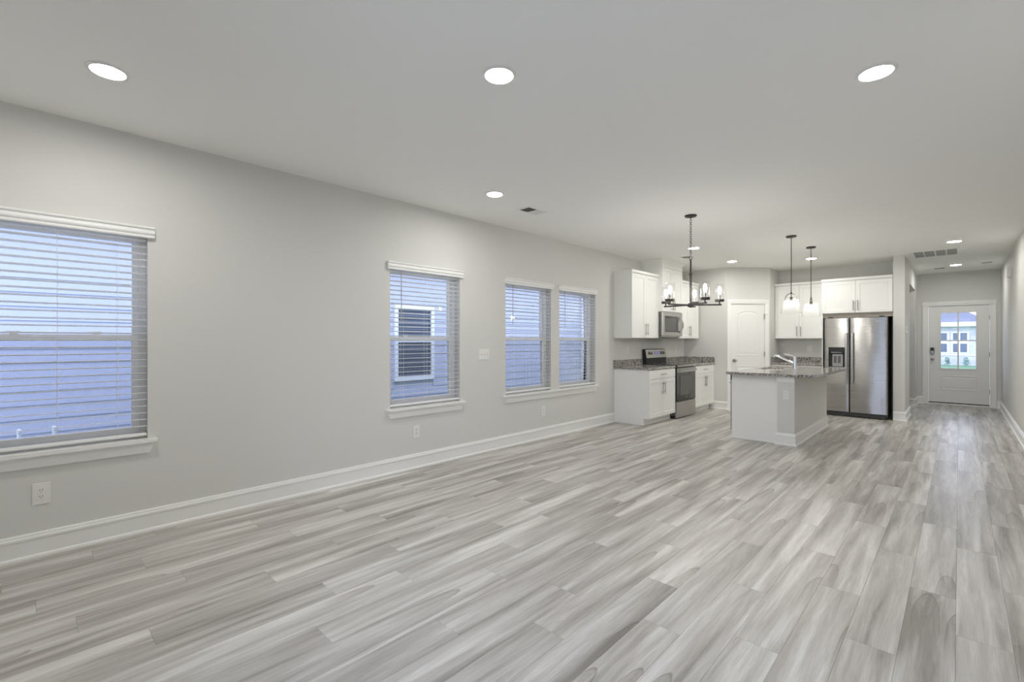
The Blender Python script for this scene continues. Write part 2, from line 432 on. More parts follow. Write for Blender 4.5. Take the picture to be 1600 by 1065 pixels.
for k, ph in PH.items():
    x0 = max(FX0 + k * PW, XL); x1 = min(FX0 + (k + 1) * PW, XR); xc = (x0 + x1) / 2
    if x1 - x0 < 0.02: continue
    yend = 9.38 if xc < -3.24 else (9.95 if xc < -2.65 else (10.64 if xc < -0.75 else YD))
    j = math.floor((YR - ph) / PL); y = ph + j * PL
    while y < yend - 0.02:
        a, b = max(y, YR), min(y + PL, yend)
        if b - a > 0.02: place('plank', plank_mesh(x1 - x0, b - a), sub, (x0, a, 0))
        y += PL

struct(G().box(XL - 0.18, XR + 0.15, YR - 0.15, YD + 0.15, H, H + 0.12).obj('ceiling', CEIL), 'flat pale grey painted ceiling')

def in_holes(u, z, holes): return any(a < u < b and c < z < d for a, b, c, d in holes)
# left wall with four window openings
holes = [(a, b, WZ0 - 0.022, WZ1) for a, b in WINS]
us = sorted({YR, YK + 0.12, *[v for h in holes for v in h[:2]]}); zs = [0.0, WZ0 - 0.022, WZ1, H]
struct(G().vox([XL - 0.18, XL], us, zs, lambda x, y, z: not in_holes(y, z, holes)).obj('wall_left', WALL), 'long greige wall with four windows')
struct(G().box(XR, XR + 0.15, YR, YD, 0, H).obj('wall_right', WALL), 'greige wall along the right side of the hallway')
RX0, RX1, RZ = -1.72, 0.45, 2.42      # opening for the sliding glass door added behind the camera for daylight
struct(G().vox([XL, RX0, RX1, XR], [YR - 0.15, YR], [0, RZ, H], lambda x, y, z: not (RX0 < x < RX1 and z < RZ)).obj('wall_rear', WALL))
struct(G().box(XL, PX0, YK, YK + 0.12, 0, H).obj('wall_kitchen', WALL), 'short greige wall at the end of the range counter')
dx, dy = PX1 - PX0, PY1 - PY0; DL = math.hypot(dx, dy); DA = math.atan2(dy, dx)
PZ = 2.045; DS0, DS1 = 0.075, 0.757
pw = struct(G().vox([0, DS0, DS1, DL], [0.0, 0.11], [0, PZ, H], lambda x, y, z: not (DS0 < x < DS1 and z < PZ)).obj('wall_pantry', WALL, None, False, (PX0, PY0, 0), DA),
            'angled greige wall around the pantry door')
struct(G().box(PX1 - 0.11, PX1, PY1 + 0.002, YA, 0, H).obj('wall_alcove_side', WALL))
struct(G().box(PX1 - 0.11, XPL, YA, YA + 0.12, 0, H).obj('wall_alcove', WALL), 'greige wall behind the refrigerator cabinets')
struct(G().vox([XPL, XH], [YP, HO0, HO1, YD], [0, HOZ, H], lambda x, y, z: not (HO0 < y < HO1 and z < HOZ)).obj('wall_hall', WALL),
       'greige wall end beside the refrigerator, with cased opening to the hall')
struct(G().box(-2.42, -2.30, YA + 0.12, YD, 0, H).obj('wall_corridor', WALL))
DX0, DX1, DZ = -0.475, 0.437, 2.055   # front door opening
struct(G().vox([-2.42, DX0 - 0.012, DX1 + 0.012, XR + 0.15], [YD, YD + 0.15], [0, DZ, H], lambda x, y, z: not (DX0 - 0.012 < x < DX1 + 0.012 and z < DZ)).obj('wall_front', WALL),
       'greige wall around the front door')

# baseboards
BB = [(0, 0), (0.026, 0), (0.026, 0.010), (0.022, 0.019), (0.014, 0.023), (0.014, 0.112), (0.019, 0.117), (0.019, 0.130), (0.013, 0.134), (0.013, 0.139), (0.010, 0.149), (0.004, 0.152), (0, 0.152)]
def base(name, path, label=None, side=1):
    return struct(G().sweep(BB, path, side).obj(name, TRIM), label)
base('baseboard_left', [(XL, YR), (XL, 6.688)], 'white moulded baseboard along the window wall')
base('baseboard_right', [(XR, YD), (XR, YR)], 'white moulded baseboard along the right hallway wall')
base('baseboard_rear', [(XR, YR), (RX1 + 0.08, YR)]); base('baseboard_rear.001', [(RX0 - 0.08, YR), (XL, YR)])
base('baseboard_kitchen', [(-3.555, YK), (PX0, YK), (PX0 + 0.012 * math.cos(DA), PY0 + 0.012 * math.sin(DA))])
base('baseboard_pillar', [(XPL, YP), (XH, YP), (XH, HO0)], 'white baseboard wrapping the wall end beside the refrigerator')
base('baseboard_hall', [(XPL + 0.01, HO1), (XH, HO1), (XH, YD), (-0.567, YD)])
base('baseboard_front', [(0.531, YD), (XR, YD)])

# ------------------------------------------------------------------ windows
def ring(x0, x1, y0, y1, z0, z1, w, wb=None):
    wb = w if wb is None else wb
    return G().vox([x0, x1], [y0, y0 + w, y1 - w, y1], [z0, z0 + wb, z1 - w, z1], lambda x, y, z: not (y0 + w < y < y1 - w and z0 + wb < z < z1 - w))
def window(n, y0, y1, label):
    w = struct(place('window_%d' % n, None, None, (0, 0, 0)), label)
    ring(-4.265, -4.185, y0, y1, WZ0, WZ1, 0.038).obj('frame', VINYL, w)
    a, b = y0 + 0.038, y1 - 0.038; zm = 1.345; z0 = WZ0 + 0.038; z1 = WZ1 - 0.038
    us_ = ring(-4.258, -4.232, a, b, zm - 0.02, z1, 0.030).obj('upper_sash', VINYL, w)
    G().box(-4.247, -4.243, a + 0.028, b - 0.028, zm + 0.008, z1 - 0.028).obj('pane', PANE, us_)
    ls = ring(-4.228, -4.196, a, b, z0, zm + 0.022, 0.036).obj('lower_sash', VINYL, w)
    G().box(-4.214, -4.210, a + 0.034, b - 0.034, z0 + 0.034, zm - 0.012).obj('pane', PANE, ls)
    for t in (0.27, 0.73):
        yy = a + (b - a) * t
        g = G().lathe([(0, 0.012), (0.017, 0.010), (0.020, 0), (0, 0)], (-4.213, yy, zm + 0.022), 16)
        g.box(-4.218, -4.206, yy - 0.035, yy + 0.03, zm + 0.030, zm + 0.040, 0.003).obj('sash_lock', VINYL, w)
    sc = G().vox([-4.2635, -4.2615], [a, b], [z0, zm], lambda *q: True).obj('insect_screen', SCREENMESH, w)
    return w
def sill(parent, y0, y1, spans):
    g = G()
    xs = [-4.186, XL, -4.042]
    ys = sorted({y0 - 0.048, y1 + 0.048, *[v for s_ in spans for v in s_]})
    g.vox(xs, ys, [WZ0 - 0.022, WZ0], lambda x, y, z: x > XL or any(a < y < b for a, b in spans))
    es = [e for e in g.bm.edges if all(v.co.x > -4.05 for v in e.verts) and abs(e.verts[0].co.z - e.verts[1].co.z) < 1e-5]
    bmesh.ops.bevel(g.bm, geom=es, offset=0.006, segments=2, affect='EDGES')
    g.obj('sill', TRIM, parent)
    G().prism([(y0 - 0.040, WZ0 - 0.0225), (y1 + 0.040, WZ0 - 0.0225), (y1 + 0.010, 0.549), (y0 - 0.010, 0.549)], lambda u, v, t: (t, u, v), XL, XL + 0.017).obj('apron', TRIM, parent)
wl = ['double-hung window nearest the camera at the left edge, looking onto blue-lit siding', 'single double-hung window in the middle of the left wall, facing a neighbouring window',
      'left window of the pair nearest the kitchen', 'right window of the pair, closest to the kitchen cabinets']
wobs = [window(i + 1, a, b, wl[i]) for i, (a, b) in enumerate(WINS)]
sill(wobs[0], *WINS[0], [WINS[0]]); sill(wobs[1], *WINS[1], [WINS[1]])
ts = struct(place('trim_1', None), 'long white sill and apron shared by the pair of windows')
sill(ts, WINS[2][0], WINS[3][1], [WINS[2], WINS[3]])

# ------------------------------------------------------------------ blinds
SLATW, NSEG, TILT = 0.050, 6, math.radians(8.0)
def slat_mesh(L):
    g = G(); up, lo = [], []
    for i in range(NSEG + 1):
        t = i / NSEG * 2 - 1
        u = t * SLATW / 2; z = 0.0022 * (1 - t * t)
        x = u * math.cos(TILT) - z * math.sin(TILT); zz = u * math.sin(TILT) + z * math.cos(TILT)
        up.append((x, zz + 0.0013)); lo.append((x, zz - 0.0013))
    g.prism(up + lo[::-1], lambda u, v, t: (u, t, v), -L / 2, L / 2)
    return g.data('slat', BLIND)
VAL = [(-0.0, 2.036), (0.022, 2.036), (0.026, 2.041), (0.026, 2.049), (0.021, 2.052), (0.021, 2.056), (0.029, 2.064), (0.031, 2.074), (0.027, 2.084), (0.022, 2.092), (0.020, 2.098),
       (0.030, 2.101), (0.032, 2.108), (0.028, 2.114), (0.0, 2.114)]
def blind(y0, y1, label, wand):
    yc = (y0 + y1) / 2; L = y1 - y0 - 0.008
    r = thing('window_blind', label, 'blind', (-4.122, yc, WZ0), 0, 'white slatted blinds')
    zz = lambda z: z - WZ0
    g = G(); g.prism([(u, z - WZ0) for u, z in VAL], lambda u, v, t: (0.033 + u, t, v), -(y1 - y0) / 2 - 0.036, (y1 - y0) / 2 + 0.036)
    g.obj('valance', BLIND, r)
    G().box(-0.028, 0.028, -L / 2, L / 2, zz(2.042), zz(2.083), 0.002).obj('head_rail', BLIND, r)
    me = slat_mesh(L); z = 2.022; pitch = 0.0462
    while z > 0.705:
        place('slat', me, r, (0, 0, zz(z))); z -= pitch
    G().box(-0.026, 0.026, -L / 2, L / 2, zz(0.664), zz(0.683), 0.005, 2).obj('bottom_rail', BLIND, r)
    for t in (-0.5 + 0.155 / L, 0.0, 0.5 - 0.155 / L):
        for sx in (-0.0265, 0.0265):
            G().cyl((sx, t * L, zz(0.683)), (sx, t * L, zz(2.045)), 0.0009, 5).obj('ladder_cord', CORD, r)
    if wand:
        G().cyl((0.036, -L / 2 + 0.125, zz(1.52)), (0.034, -L / 2 + 0.125, zz(2.04)), 0.0042, 6).obj('tilt_wand', mat('wand_plastic', (0.42, 0.42, 0.41), 0.3), r)
    return r
bl = ['white slatted blind on the large window at the left edge', 'white slatted blind on the lone middle window', 'white slatted blind on the left window of the pair',
      'white slatted blind on the right window of the pair, next to the kitchen']
for i, (a, b) in enumerate(WINS): blind(a, b, bl[i], i > 0)

# ------------------------------------------------------------------ outlets, switches and small wall boxes
def outlet(label, loc, rotz, w=0.080, h=0.130, slots=True):
    """local: plate in XZ plane facing -Y"""
    r = thing('wall_outlet', label, 'outlet', loc, rotz, 'white wall outlets')
    G().box(-w / 2, w / 2, -0.006, 0, -h / 2, h / 2, 0.0025, 2).obj('plate', PLATE, r)
    for sz in (-1, 1):
        f = G().cyl((0, -0.006, sz * 0.0195), (0, -0.0085, sz * 0.0195), 0.0165, 20).obj('socket', PLATE, r)
        for sx in (-1, 1):
            G().box(sx * 0.0065 - 0.0013, sx * 0.0065 + 0.0013, -0.0090, -0.0080, sz * 0.0195 + 0.001, sz * 0.0195 + 0.0095).obj('slot', BLACK, f)
        G().cyl((0, -0.0080, sz * 0.0195 - 0.0075), (0, -0.0090, sz * 0.0195 - 0.0075), 0.0024, 8).obj('ground_hole', BLACK, f)
    G().cyl((0, -0.005, 0), (0, -0.0072, 0), 0.003, 10).obj('screw', PLATE, r)
    return r
RL = PI / 2   # faces +X
outlet('outlet under the window at the left edge', (XL, 0.073, 0.383), RL)
outlet('outlet under the lone middle window', (XL, 2.828, 0.380), RL)
outlet('outlet under the pair of windows', (XL, 4.883, 0.373), RL)
outlet('outlet above the counter left of the range', (XL, 7.118, 1.172), RL, 0.075, 0.118)
outlet('outlet above the counter right of the range', (XL, 8.98, 1.162), RL, 0.075, 0.118)
outlet('outlet on the wall behind the faucet, left of the refrigerator', (-2.12, YA, 1.168), 0, 0.079, 0.120)
sw = thing('light_switch', 'three-toggle switch plate between the middle window and the window pair', 'switch', (XL, 3.787, 1.162), RL)
G().box(-0.082, 0.082, -0.006, 0, -0.062, 0.062, 0.0025, 2).obj('plate', PLATE, sw)
for i in (-1, 0, 1):
    t = G().prism([(-0.006, -0.009), (-0.017, 0.002), (-0.015, 0.010), (-0.006, 0.006)], lambda u, v, t_: (t_, u, v), i * 0.046 - 0.0045, i * 0.046 + 0.0045).obj('toggle', PLATE, sw)
    for sz in (-0.03, 0.03): G().cyl((i * 0.046, -0.0055, sz), (i * 0.046, -0.0072, sz), 0.0028, 8).obj('screw', PLATE, sw)
th = thing('thermostat', 'small white thermostat on the wall end past the refrigerator', 'thermostat', (XH, 10.27, 1.51), RL)
G().box(-0.055, 0.055, -0.022, 0, -0.055, 0.055, 0.006, 2).obj('housing', PLATE, th)
G().box(-0.032, 0.032, -0.024, -0.021, -0.012, 0.032, 0.001).obj('screen', SMOKED, th)
ch = thing('door_chime', 'white chime box high on the right hallway wall', 'chime', (XR, 10.72, 2.40), -PI / 2)
G().box(-0.105, 0.105, -0.045, 0, -0.075, 0.075, 0.008, 2).obj('housing', PLATE, ch)
for i in range(5): G().box(-0.07, 0.07, -0.0465, -0.0445, -0.045 + i * 0.022, -0.038 + i * 0.022).obj('louvre', TRIM, ch)

# ------------------------------------------------------------------ recessed lights
trim_me = G().lathe([(0.071, -0.002), (0.074, -0.008), (0.083, -0.0075), (0.0905, -0.003), (0.0915, 0.0), (0.071, 0.0)], (0, 0, 0), 40, True).data('trim_ring', PLATE, True)
lens_me, lensk_me = [G().lathe([(0, -0.0035), (0.0715, -0.0035), (0.0715, 0.0), (0, 0.0)], (0, 0, 0), 40).data('lens', m_) for m_ in (LENS, LENSK)]
CANS = [(-3.228, 0.305, 'recessed light at the upper left, over the window wall'), (-1.771, 1.750, 'recessed light at the top centre of the ceiling'), (-0.317, 3.106, 'recessed light at the upper right of the ceiling'),
        (-3.236, 3.138, 'recessed light beside the small ceiling register, left of the chandelier'), (-2.924, 7.062, 'recessed light seen just behind the chandelier chain'),
        (-2.919, 8.697, 'recessed light in front of the pantry door'), (-1.838, 9.348, 'recessed light seen behind the farther glass pendant'),
        (-0.052, 9.144, 'recessed hallway light nearer than the return grille'), (-0.047, 11.98, 'recessed hallway light nearest the front door')]
for x, y, lb in CANS:
    r = thing('recessed_light', lb, 'ceiling light', (x, y, H), 0, 'recessed ceiling lights')
    place('trim_ring', trim_me, r); place('lens', lens_me if y < 5 else lensk_me, r)

# ------------------------------------------------------------------ ceiling registers
def register(label, x, y, w, d, rotz=0, two=True, group='ceiling registers'):
    """local: w along x, d along y, half the louvres open towards the camera"""
    r = thing('ceiling_register', label, 'vent', (x, y, H), rotz, group)
    G().vox([-w / 2, -w / 2 + 0.025, w / 2 - 0.025, w / 2], [-d / 2, -d / 2 + 0.025, d / 2 - 0.025, d / 2], [-0.006, 0], lambda a, b, c: not (abs(a) < w / 2 - 0.025 and abs(b) < d / 2 - 0.025)).obj('frame', PLATE, r)
    G().box(-w / 2 + 0.02, w / 2 - 0.02, -d / 2 + 0.02, d / 2 - 0.02, -0.0008, -0.0002).obj('duct_opening', DUCT, r)
    n = max(4, int((d - 0.05) / 0.014)); st = (d - 0.05) / n
    for i in range(n):
        yy = -d / 2 + 0.025 + (i + 0.5) * st
        a = 1 if (i >= n / 2 or not two) else -1
        # a louvre is a thin tilted strip; the two halves throw air opposite ways
        G().prism([(yy - 0.0055 * a, -0.0012), (yy - 0.0045 * a, -0.0012), (yy + 0.0055 * a, -0.0080), (yy + 0.0045 * a, -0.0080)], lambda u, v, t: (t, u, v), -w / 2 + 0.024, w / 2 - 0.024).obj('louvre', PLATE, r)
    return r
register('small ceiling register over the windows, left of the chandelier', -3.352, 3.822, 0.19, 0.305)
register('small ceiling register near the tall range cabinet', -3.33, 7.78, 0.17, 0.27)
register('small ceiling register left of the last hallway light', -0.28, 12.36, 0.19, 0.27)
register('small ceiling register right of the last hallway light', 0.36, 12.04, 0.17, 0.27)
SHADELOUV = mat('louvre_shade_grey', (0.36, 0.36, 0.355), 0.6)  # shade on the white grille's louvres, put into their colour
rg = thing('return_grille', 'white four-section return air grille on the hallway ceiling', 'vent', (-0.28, 10.15, H))
W2, D2 = 0.285, 0.355
xs = [-W2, -W2 + 0.03]
bays = []
bw = (2 * W2 - 0.06 - 3 * 0.014) / 4
for i in range(4):
    a = -W2 + 0.03 + i * (bw + 0.014); bays.append((a, a + bw))
gx = sorted({-W2, W2, *[v for b in bays for v in b]})
G().vox(gx, [-D2, -D2 + 0.03, D2 - 0.03, D2], [-0.008, 0], lambda a, b, c: not (abs(b) < D2 - 0.03 and any(p < a < q for p, q in bays))).obj('frame', PLATE, rg)
G().box(-W2 + 0.02, W2 - 0.02, -D2 + 0.02, D2 - 0.02, -0.0008, -0.0002).obj('duct_opening', mat('filter_grey', (0.36, 0.36, 0.36), 0.8), rg)
for p, q in bays:
    for i in range(18):
        yy = -D2 + 0.045 + i * (2 * D2 - 0.09) / 17
        G().prism([(yy - 0.004, -0.0012), (yy - 0.003, -0.0012), (yy + 0.004, -0.006), (yy + 0.003, -0.006)], lambda u, v, t: (t, u, v), p, q).obj('louvre', SHADELOUV, rg)

# ------------------------------------------------------------------ cabinets
def pull_bar(parent, c, length, vertical, name='handle'):
    """bar pull standing 3 cm off the door front at local c"""
    x, y, z = c; g = G(); h = length / 2
    a = (0, 0, 1) if vertical else (1, 0, 0)
    A = Vector(c) + Vector((0, -0.030, 0)) - Vector(a) * h; B = Vector(c) + Vector((0, -0.030, 0)) + Vector(a) * h
    g.cyl(A, B, 0.006, 10)
    for s_ in (-0.72, 0.72):
        q = Vector(c) + Vector(a) * h * s_
        g.cyl(q, q + Vector((0, -0.030, 0)), 0.0045, 8)
    return g.obj(name, NICKEL, parent, True)
def shaker(parent, x0, x1, z0, z1, yf, name='door', fr=0.058, t=0.020, rec=0.008):
    """shaker front: flat frame around a recessed centre, front plane y = yf - t"""
    g = G(); y1 = yf; y0 = yf - t
    o = [(x0, z0), (x1, z0), (x1, z1), (x0, z1)]
    def R(d, y): return [(x0 + d, y, z0 + d), (x1 - d, y, z0 + d), (x1 - d, y, z1 - d), (x0 + d, y, z1 - d)]
    g.loops([R(0, y1), R(0, y0 + 0.0015), R(0.0015, y0), R(fr, y0), R(fr + 0.003, y0 + rec)])
    g.bm.faces.new([v for v in list(g.bm.verts)[:4]])
    return g.obj(name, CAB, parent)
def slab(parent, x0, x1, z0, z1, yf, name='drawer', t=0.020):
    return G().box(x0, x1, yf - t, yf, z0, z1, 0.0015).obj(name, CAB, parent)
CT = 0.905   # counter top height
def base_cabinet(label, loc, rotz, w, d=0.60, drawer=True, ltoe=False):
    r = thing('base_cabinet', label, 'cabinet', loc, rotz, 'white base cabinets')
    g = G().vox([0, w], [-d, -d + 0.075, 0], [0, 0.11, CT - 0.0335], lambda x, y, z: not (y < -d + 0.075 and z < 0.11))
    g.obj('body', CAB, r)
    G().box(0.0, w, -d + 0.066, -d + 0.0745, 0.0, 0.018, 0.002).obj('toe_trim', TRIM, r)
    gap = 0.003; zt = CT - 0.0335 - 0.012
    dw = slab(r, gap, w - gap, 0.722, zt, -d - 0.0005)
    pull_bar(dw, (w / 2, -d - 0.0205, (0.722 + zt) / 2), 0.155, False)
    for i in (0, 1):
        a = gap if i == 0 else w / 2 + gap / 2; b = w / 2 - gap / 2 if i == 0 else w - gap
        dr = shaker(r, a, b, 0.115, 0.716, -d - 0.0005)
        hx = w / 2 - 0.032 if i == 0 else w / 2 + 0.032
        pull_bar(dr, (hx, -d - 0.0205, 0.570), 0.19, True)
    return r
base_cabinet('white base cabinet left of the range, end panel facing the room', (XL + 0.002, 6.69, 0), RL, 0.925)
base_cabinet('white base cabinet right of the range, against the short wall', (XL + 0.002, 8.412, 0), RL, 0.928)
base_cabinet('white base cabinet behind the island, left of the refrigerator', (PX1 + 0.005, YA - 0.002, 0), 0, 0.828, 0.585)
G().box(-3.51, -3.49, 9.3405, YK, 0.11, CT - 0.035).obj('trim_2', CAB).__setitem__('kind', 'structure')

def upper_cabinet(label, loc, rotz, w, z0, z1, d, hz, top=0.045, crown=None, split=True):
    r = thing('wall_cabinet', label, 'cabinet', loc, rotz, 'white wall cabinets')
    G().box(0, w, -d, 0, z0, z1, 0.001).obj('body', CAB, r)
    # flat trim band along the top
    G().box(-0.012 if crown else -0.006, w + (0.012 if crown else 0.0), -d - (0.028), 0, z1 + 0.0002, z1 + top, 0.003).obj('top_trim', CAB, r)
    gap = 0.003
    for i in (0, 1):
        a = gap if i == 0 else w / 2 + gap / 2; b = w / 2 - gap / 2 if i == 0 else w - gap
        dr = shaker(r, a, b, z0 + 0.004, z1 - 0.012, -d - 0.0005)
        hx = w / 2 - 0.032 if i == 0 else w / 2 + 0.032
        pull_bar(dr, (hx, -d - 0.0205, hz), 0.19 if z1 - z0 > 0.8 else 0.18, True)
    return r
upper_cabinet('white wall cabinet left of the microwave', (XL, 6.69, 0), RL, 0.918, 1.37, 2.425, 0.305, 1.515)
upper_cabinet('white wall cabinet right of the microwave', (XL, 8.405, 0), RL, 0.925, 1.37, 2.425, 0.305, 1.515)
upper_cabinet('white wall cabinet over the back counter, left of the refrigerator', (PX1 + 0.004, YA - 0.001, 0), 0, 0.832, 1.37, 2.405, 0.31, 1.51)
fc = upper_cabinet('deep white cabinet above the refrigerator', (-1.812, YA - 0.001, 0), 0, 1.008, 1.815, 2.39, 0.59, 1.945)
G().box(0.0, 0.018, -0.59, 0, 0.0, 1.8148, 0.001).obj('side_panel', CAB, fc)
G().box(0.0185, 1.008, -0.56, -0.545, 1.742, 1.8148).obj('filler_board', mat('raw_maple', (0.50, 0.45, 0.39), 0.6), fc)
# tall cabinet over the microwave, reaching the ceiling
tc_ = thing('range_cabinet', 'tall white cabinet above the microwave, reaching the ceiling', 'cabinet', (XL, 7.6095, 0), RL, 'white wall cabinets')
TW, TD = 0.794, 0.375
G().box(0, TW, -TD, 0, 1.832, 2.735, 0.001).obj('body', CAB, tc_)
CR = [(0, 2.655), (0.004, 2.655), (0.008, 2.665), (0.022, 2.69), (0.040, 2.715), (0.044, 2.722), (0.044, 2.7395), (0, 2.7395)]
G().sweep(CR, [(0, 0), (0, -TD), (TW, -TD), (TW, 0)], 1).obj('crown', CAB, tc_)
G().box(-0.004, TW + 0.004, -TD - 0.022, -TD - 0.0002, 2.598, 2.656, 0.001).obj('frieze', CAB, tc_)
for i in (0, 1):
    a = 0.003 if i == 0 else TW / 2 + 0.0015; b = TW / 2 - 0.0015 if i == 0 else TW - 0.003
    dr = shaker(tc_, a, b, 1.838, 2.594, -TD - 0.0005)
    pull_bar(dr, (TW / 2 + (-0.032 if i == 0 else 0.032), -TD - 0.0205, 1.955), 0.17, True)

# countertops with splash
def counter(label, x0, x1, y0, y1, splashes, grp='speckled granite countertops'):
    r = thing('countertop', label, 'countertop', (x0, y0, CT), 0, grp)
    G().box(0, x1 - x0, 0, y1 - y0, -0.033, 0, 0.004, 2).obj('slab', GRANITE, r)
    for a, b, c, d in splashes:
        G().box(a - x0, b - x0, c - y0, d - y0, 0.0002, 0.103, 0.003).obj('backsplash', GRANITE, r)
    return r
counter('speckled granite counter left of the range', XL, -3.462, 6.668, 7.622, [(XL, XL + 0.02, 6.668, 7.622)])
counter('speckled granite counter right of the range, in the corner', XL, -3.462, 8.404, YK - 0.001, [(XL, XL + 0.02, 8.404, YK - 0.022), (XL, -3.468, YK - 0.021, YK - 0.001)])
counter('speckled granite counter behind the island faucet', PX1 + 0.002, -1.814, 10.03, YA - 0.001, [(PX1 + 0.002, -1.814, YA - 0.021, YA - 0.001), (PX1 + 0.002, PX1 + 0.022, 10.04, YA - 0.022)])

# ------------------------------------------------------------------ range
rn = thing('range', 'stainless electric range with black glass top and rear control panel', 'stove', (XL, 7.6275, 0), RL)
RW, RD = 0.77, 0.635
G().box(0, RW, -RD + 0.03, -0.012, 0.05, CT - 0.012, 0.002).obj('body', FRIDGESIDE, rn)
G().box(0.02, RW - 0.02, -RD + 0.09, -0.03, 0.0, 0.05).obj('plinth', BLACK, rn)
ck = G().box(0, RW, -RD - 0.016, -0.085, CT - 0.012, CT + 0.010, 0.004, 2).obj('cooktop', BLACKGLASS, rn)
G().box(0, RW, -RD - 0.020, -RD - 0.016, CT - 0.026, CT + 0.006, 0.0015).obj('front_trim', STEEL, ck)
for x, y, rr in ((0.20, -0.20, 0.075), (0.20, -0.46, 0.10), (0.57, -0.20, 0.09), (0.57, -0.46, 0.075)):
    G().torus((x, y, CT + 0.0100), rr, 0.0012, (0, 0, 1), 32, 4).obj('burner_ring', mat('burner_grey', (0.2, 0.2, 0.2), 0.4), ck)
bgd = G().prism([(-0.012, CT - 0.01), (-0.085, CT - 0.01), (-0.085, 1.02), (-0.062, 1.165), (-0.05, 1.178), (-0.012, 1.178)], lambda u, v, t: (t, u, v), 0.0, RW).obj('backguard', BLACK, rn)
def on_slope(x0, x1, s0, s1, off, th_, name, m, par):
    """a plate on the sloping control face, s = 0 at the bottom edge, 1 at the top"""
    A = Vector((0, -0.085, 1.02)); B = Vector((0, -0.062, 1.165)); nrm = Vector((0, -(B.z - A.z), B.y - A.y)).normalized()
    p0 = A.lerp(B, s0) + nrm * off; p1 = A.lerp(B, s1) + nrm * off
    q = [(p0.y, p0.z), (p1.y, p1.z), (p1.y + nrm.y * th_, p1.z + nrm.z * th_), (p0.y + nrm.y * th_, p0.z + nrm.z * th_)]
    return G().prism(q, lambda u, v, t: (t, u, v), x0, x1).obj(name, m, par)
panel = on_slope(0.0, RW, 0.0, 1.0, 0.0005, 0.010, 'control_panel', STEEL, bgd)
on_slope(0.30, 0.50, 0.36, 0.80, 0.011, 0.002, 'display', SCREENLCD, panel)
for cx in (0.115, 0.195, 0.58, 0.66):
    on_slope(cx - 0.034, cx + 0.034, 0.40, 0.75, 0.011, 0.002, 'knob_plate', BLACK, panel)
    A = Vector((cx, -0.085, 1.02)).lerp(Vector((cx, -0.062, 1.165)), 0.57); nrm = Vector((0, -0.145, 0.023)).normalized()
    G().cyl(A + nrm * 0.012, A + nrm * 0.036, 0.019, 16, 0.016).obj('knob', STEEL, panel, True)
od = G().box(0.004, RW - 0.004, -RD - 0.010, -RD + 0.03, 0.295, 0.862, 0.004, 2).obj('oven_door', BLACKGLASS, rn)
G().box(0.12, RW - 0.12, -RD - 0.0135, -RD - 0.0105, 0.395, 0.72, 0.001).obj('window', SMOKED, od)
G().box(0.004, RW - 0.004, -RD - 0.014, -RD - 0.0102, 0.782, 0.860, 0.001).obj('top_band', STEEL, od)
g = G().box(0.05, RW - 0.05, -RD - 0.062, -RD - 0.042, 0.806, 0.834, 0.008, 3)
for x in (0.07, RW - 0.07): g.box(x - 0.014, x + 0.014, -RD - 0.046, -RD - 0.012, 0.810, 0.830, 0.002)
g.obj('handle', STEEL, od)
G().box(RW / 2 - 0.022, RW / 2 + 0.022, -RD - 0.0115, -RD - 0.0100, 0.338, 0.352).obj('badge', CHROME, od)
G().box(0.004, RW - 0.004, -RD - 0.010, -RD + 0.03, 0.018, 0.286, 0.004, 2).obj('drawer', STEEL, rn)

# ------------------------------------------------------------------ microwave
mw = thing('microwave', 'grey stainless over-the-range microwave with curved handle', 'microwave', (XL, 7.6135, 1.39), RL)
MW, MD, MH = 0.784, 0.395, 0.440
G().box(0, MW, -MD + 0.03, -0.003, 0.02, MH, 0.002).obj('body', FRIDGESIDE, mw)
G().box(0.02, MW - 0.02, -MD + 0.03, -0.003, 0.0, 0.0198, 0.004).obj('underside', STEEL, mw)
md = G().box(0, MW, -MD - 0.006, -MD + 0.03, 0.02, MH, 0.006, 2).obj('door', STEEL, mw)
G().box(0.075, 0.60, -MD - 0.0085, -MD - 0.0065, 0.110, 0.335, 0.001).obj('window', SMOKED, md)
G().box(0.075, 0.60, -MD - 0.0085, -MD - 0.0065, 0.3355, 0.372, 0.001).obj('vent_band', BLACKGLASS, md)
G().box(0.075, 0.70, -MD - 0.0085, -MD - 0.0065, 0.088, 0.1095, 0.001).obj('control_strip', BLACKGLASS, md)
pts = [(0.672, -MD - 0.008 - 0.060 * math.sin(PI * t), 0.080 + 0.285 * t) for t in [i / 16 for i in range(17)]]
G().tube(pts, 0.0135, 10).obj('handle', CHROME, md, True)
G().cyl((0.30, -MD - 0.0062, 0.405), (0.30, -MD - 0.0075, 0.405), 0.012, 16).obj('badge', CHROME, md)

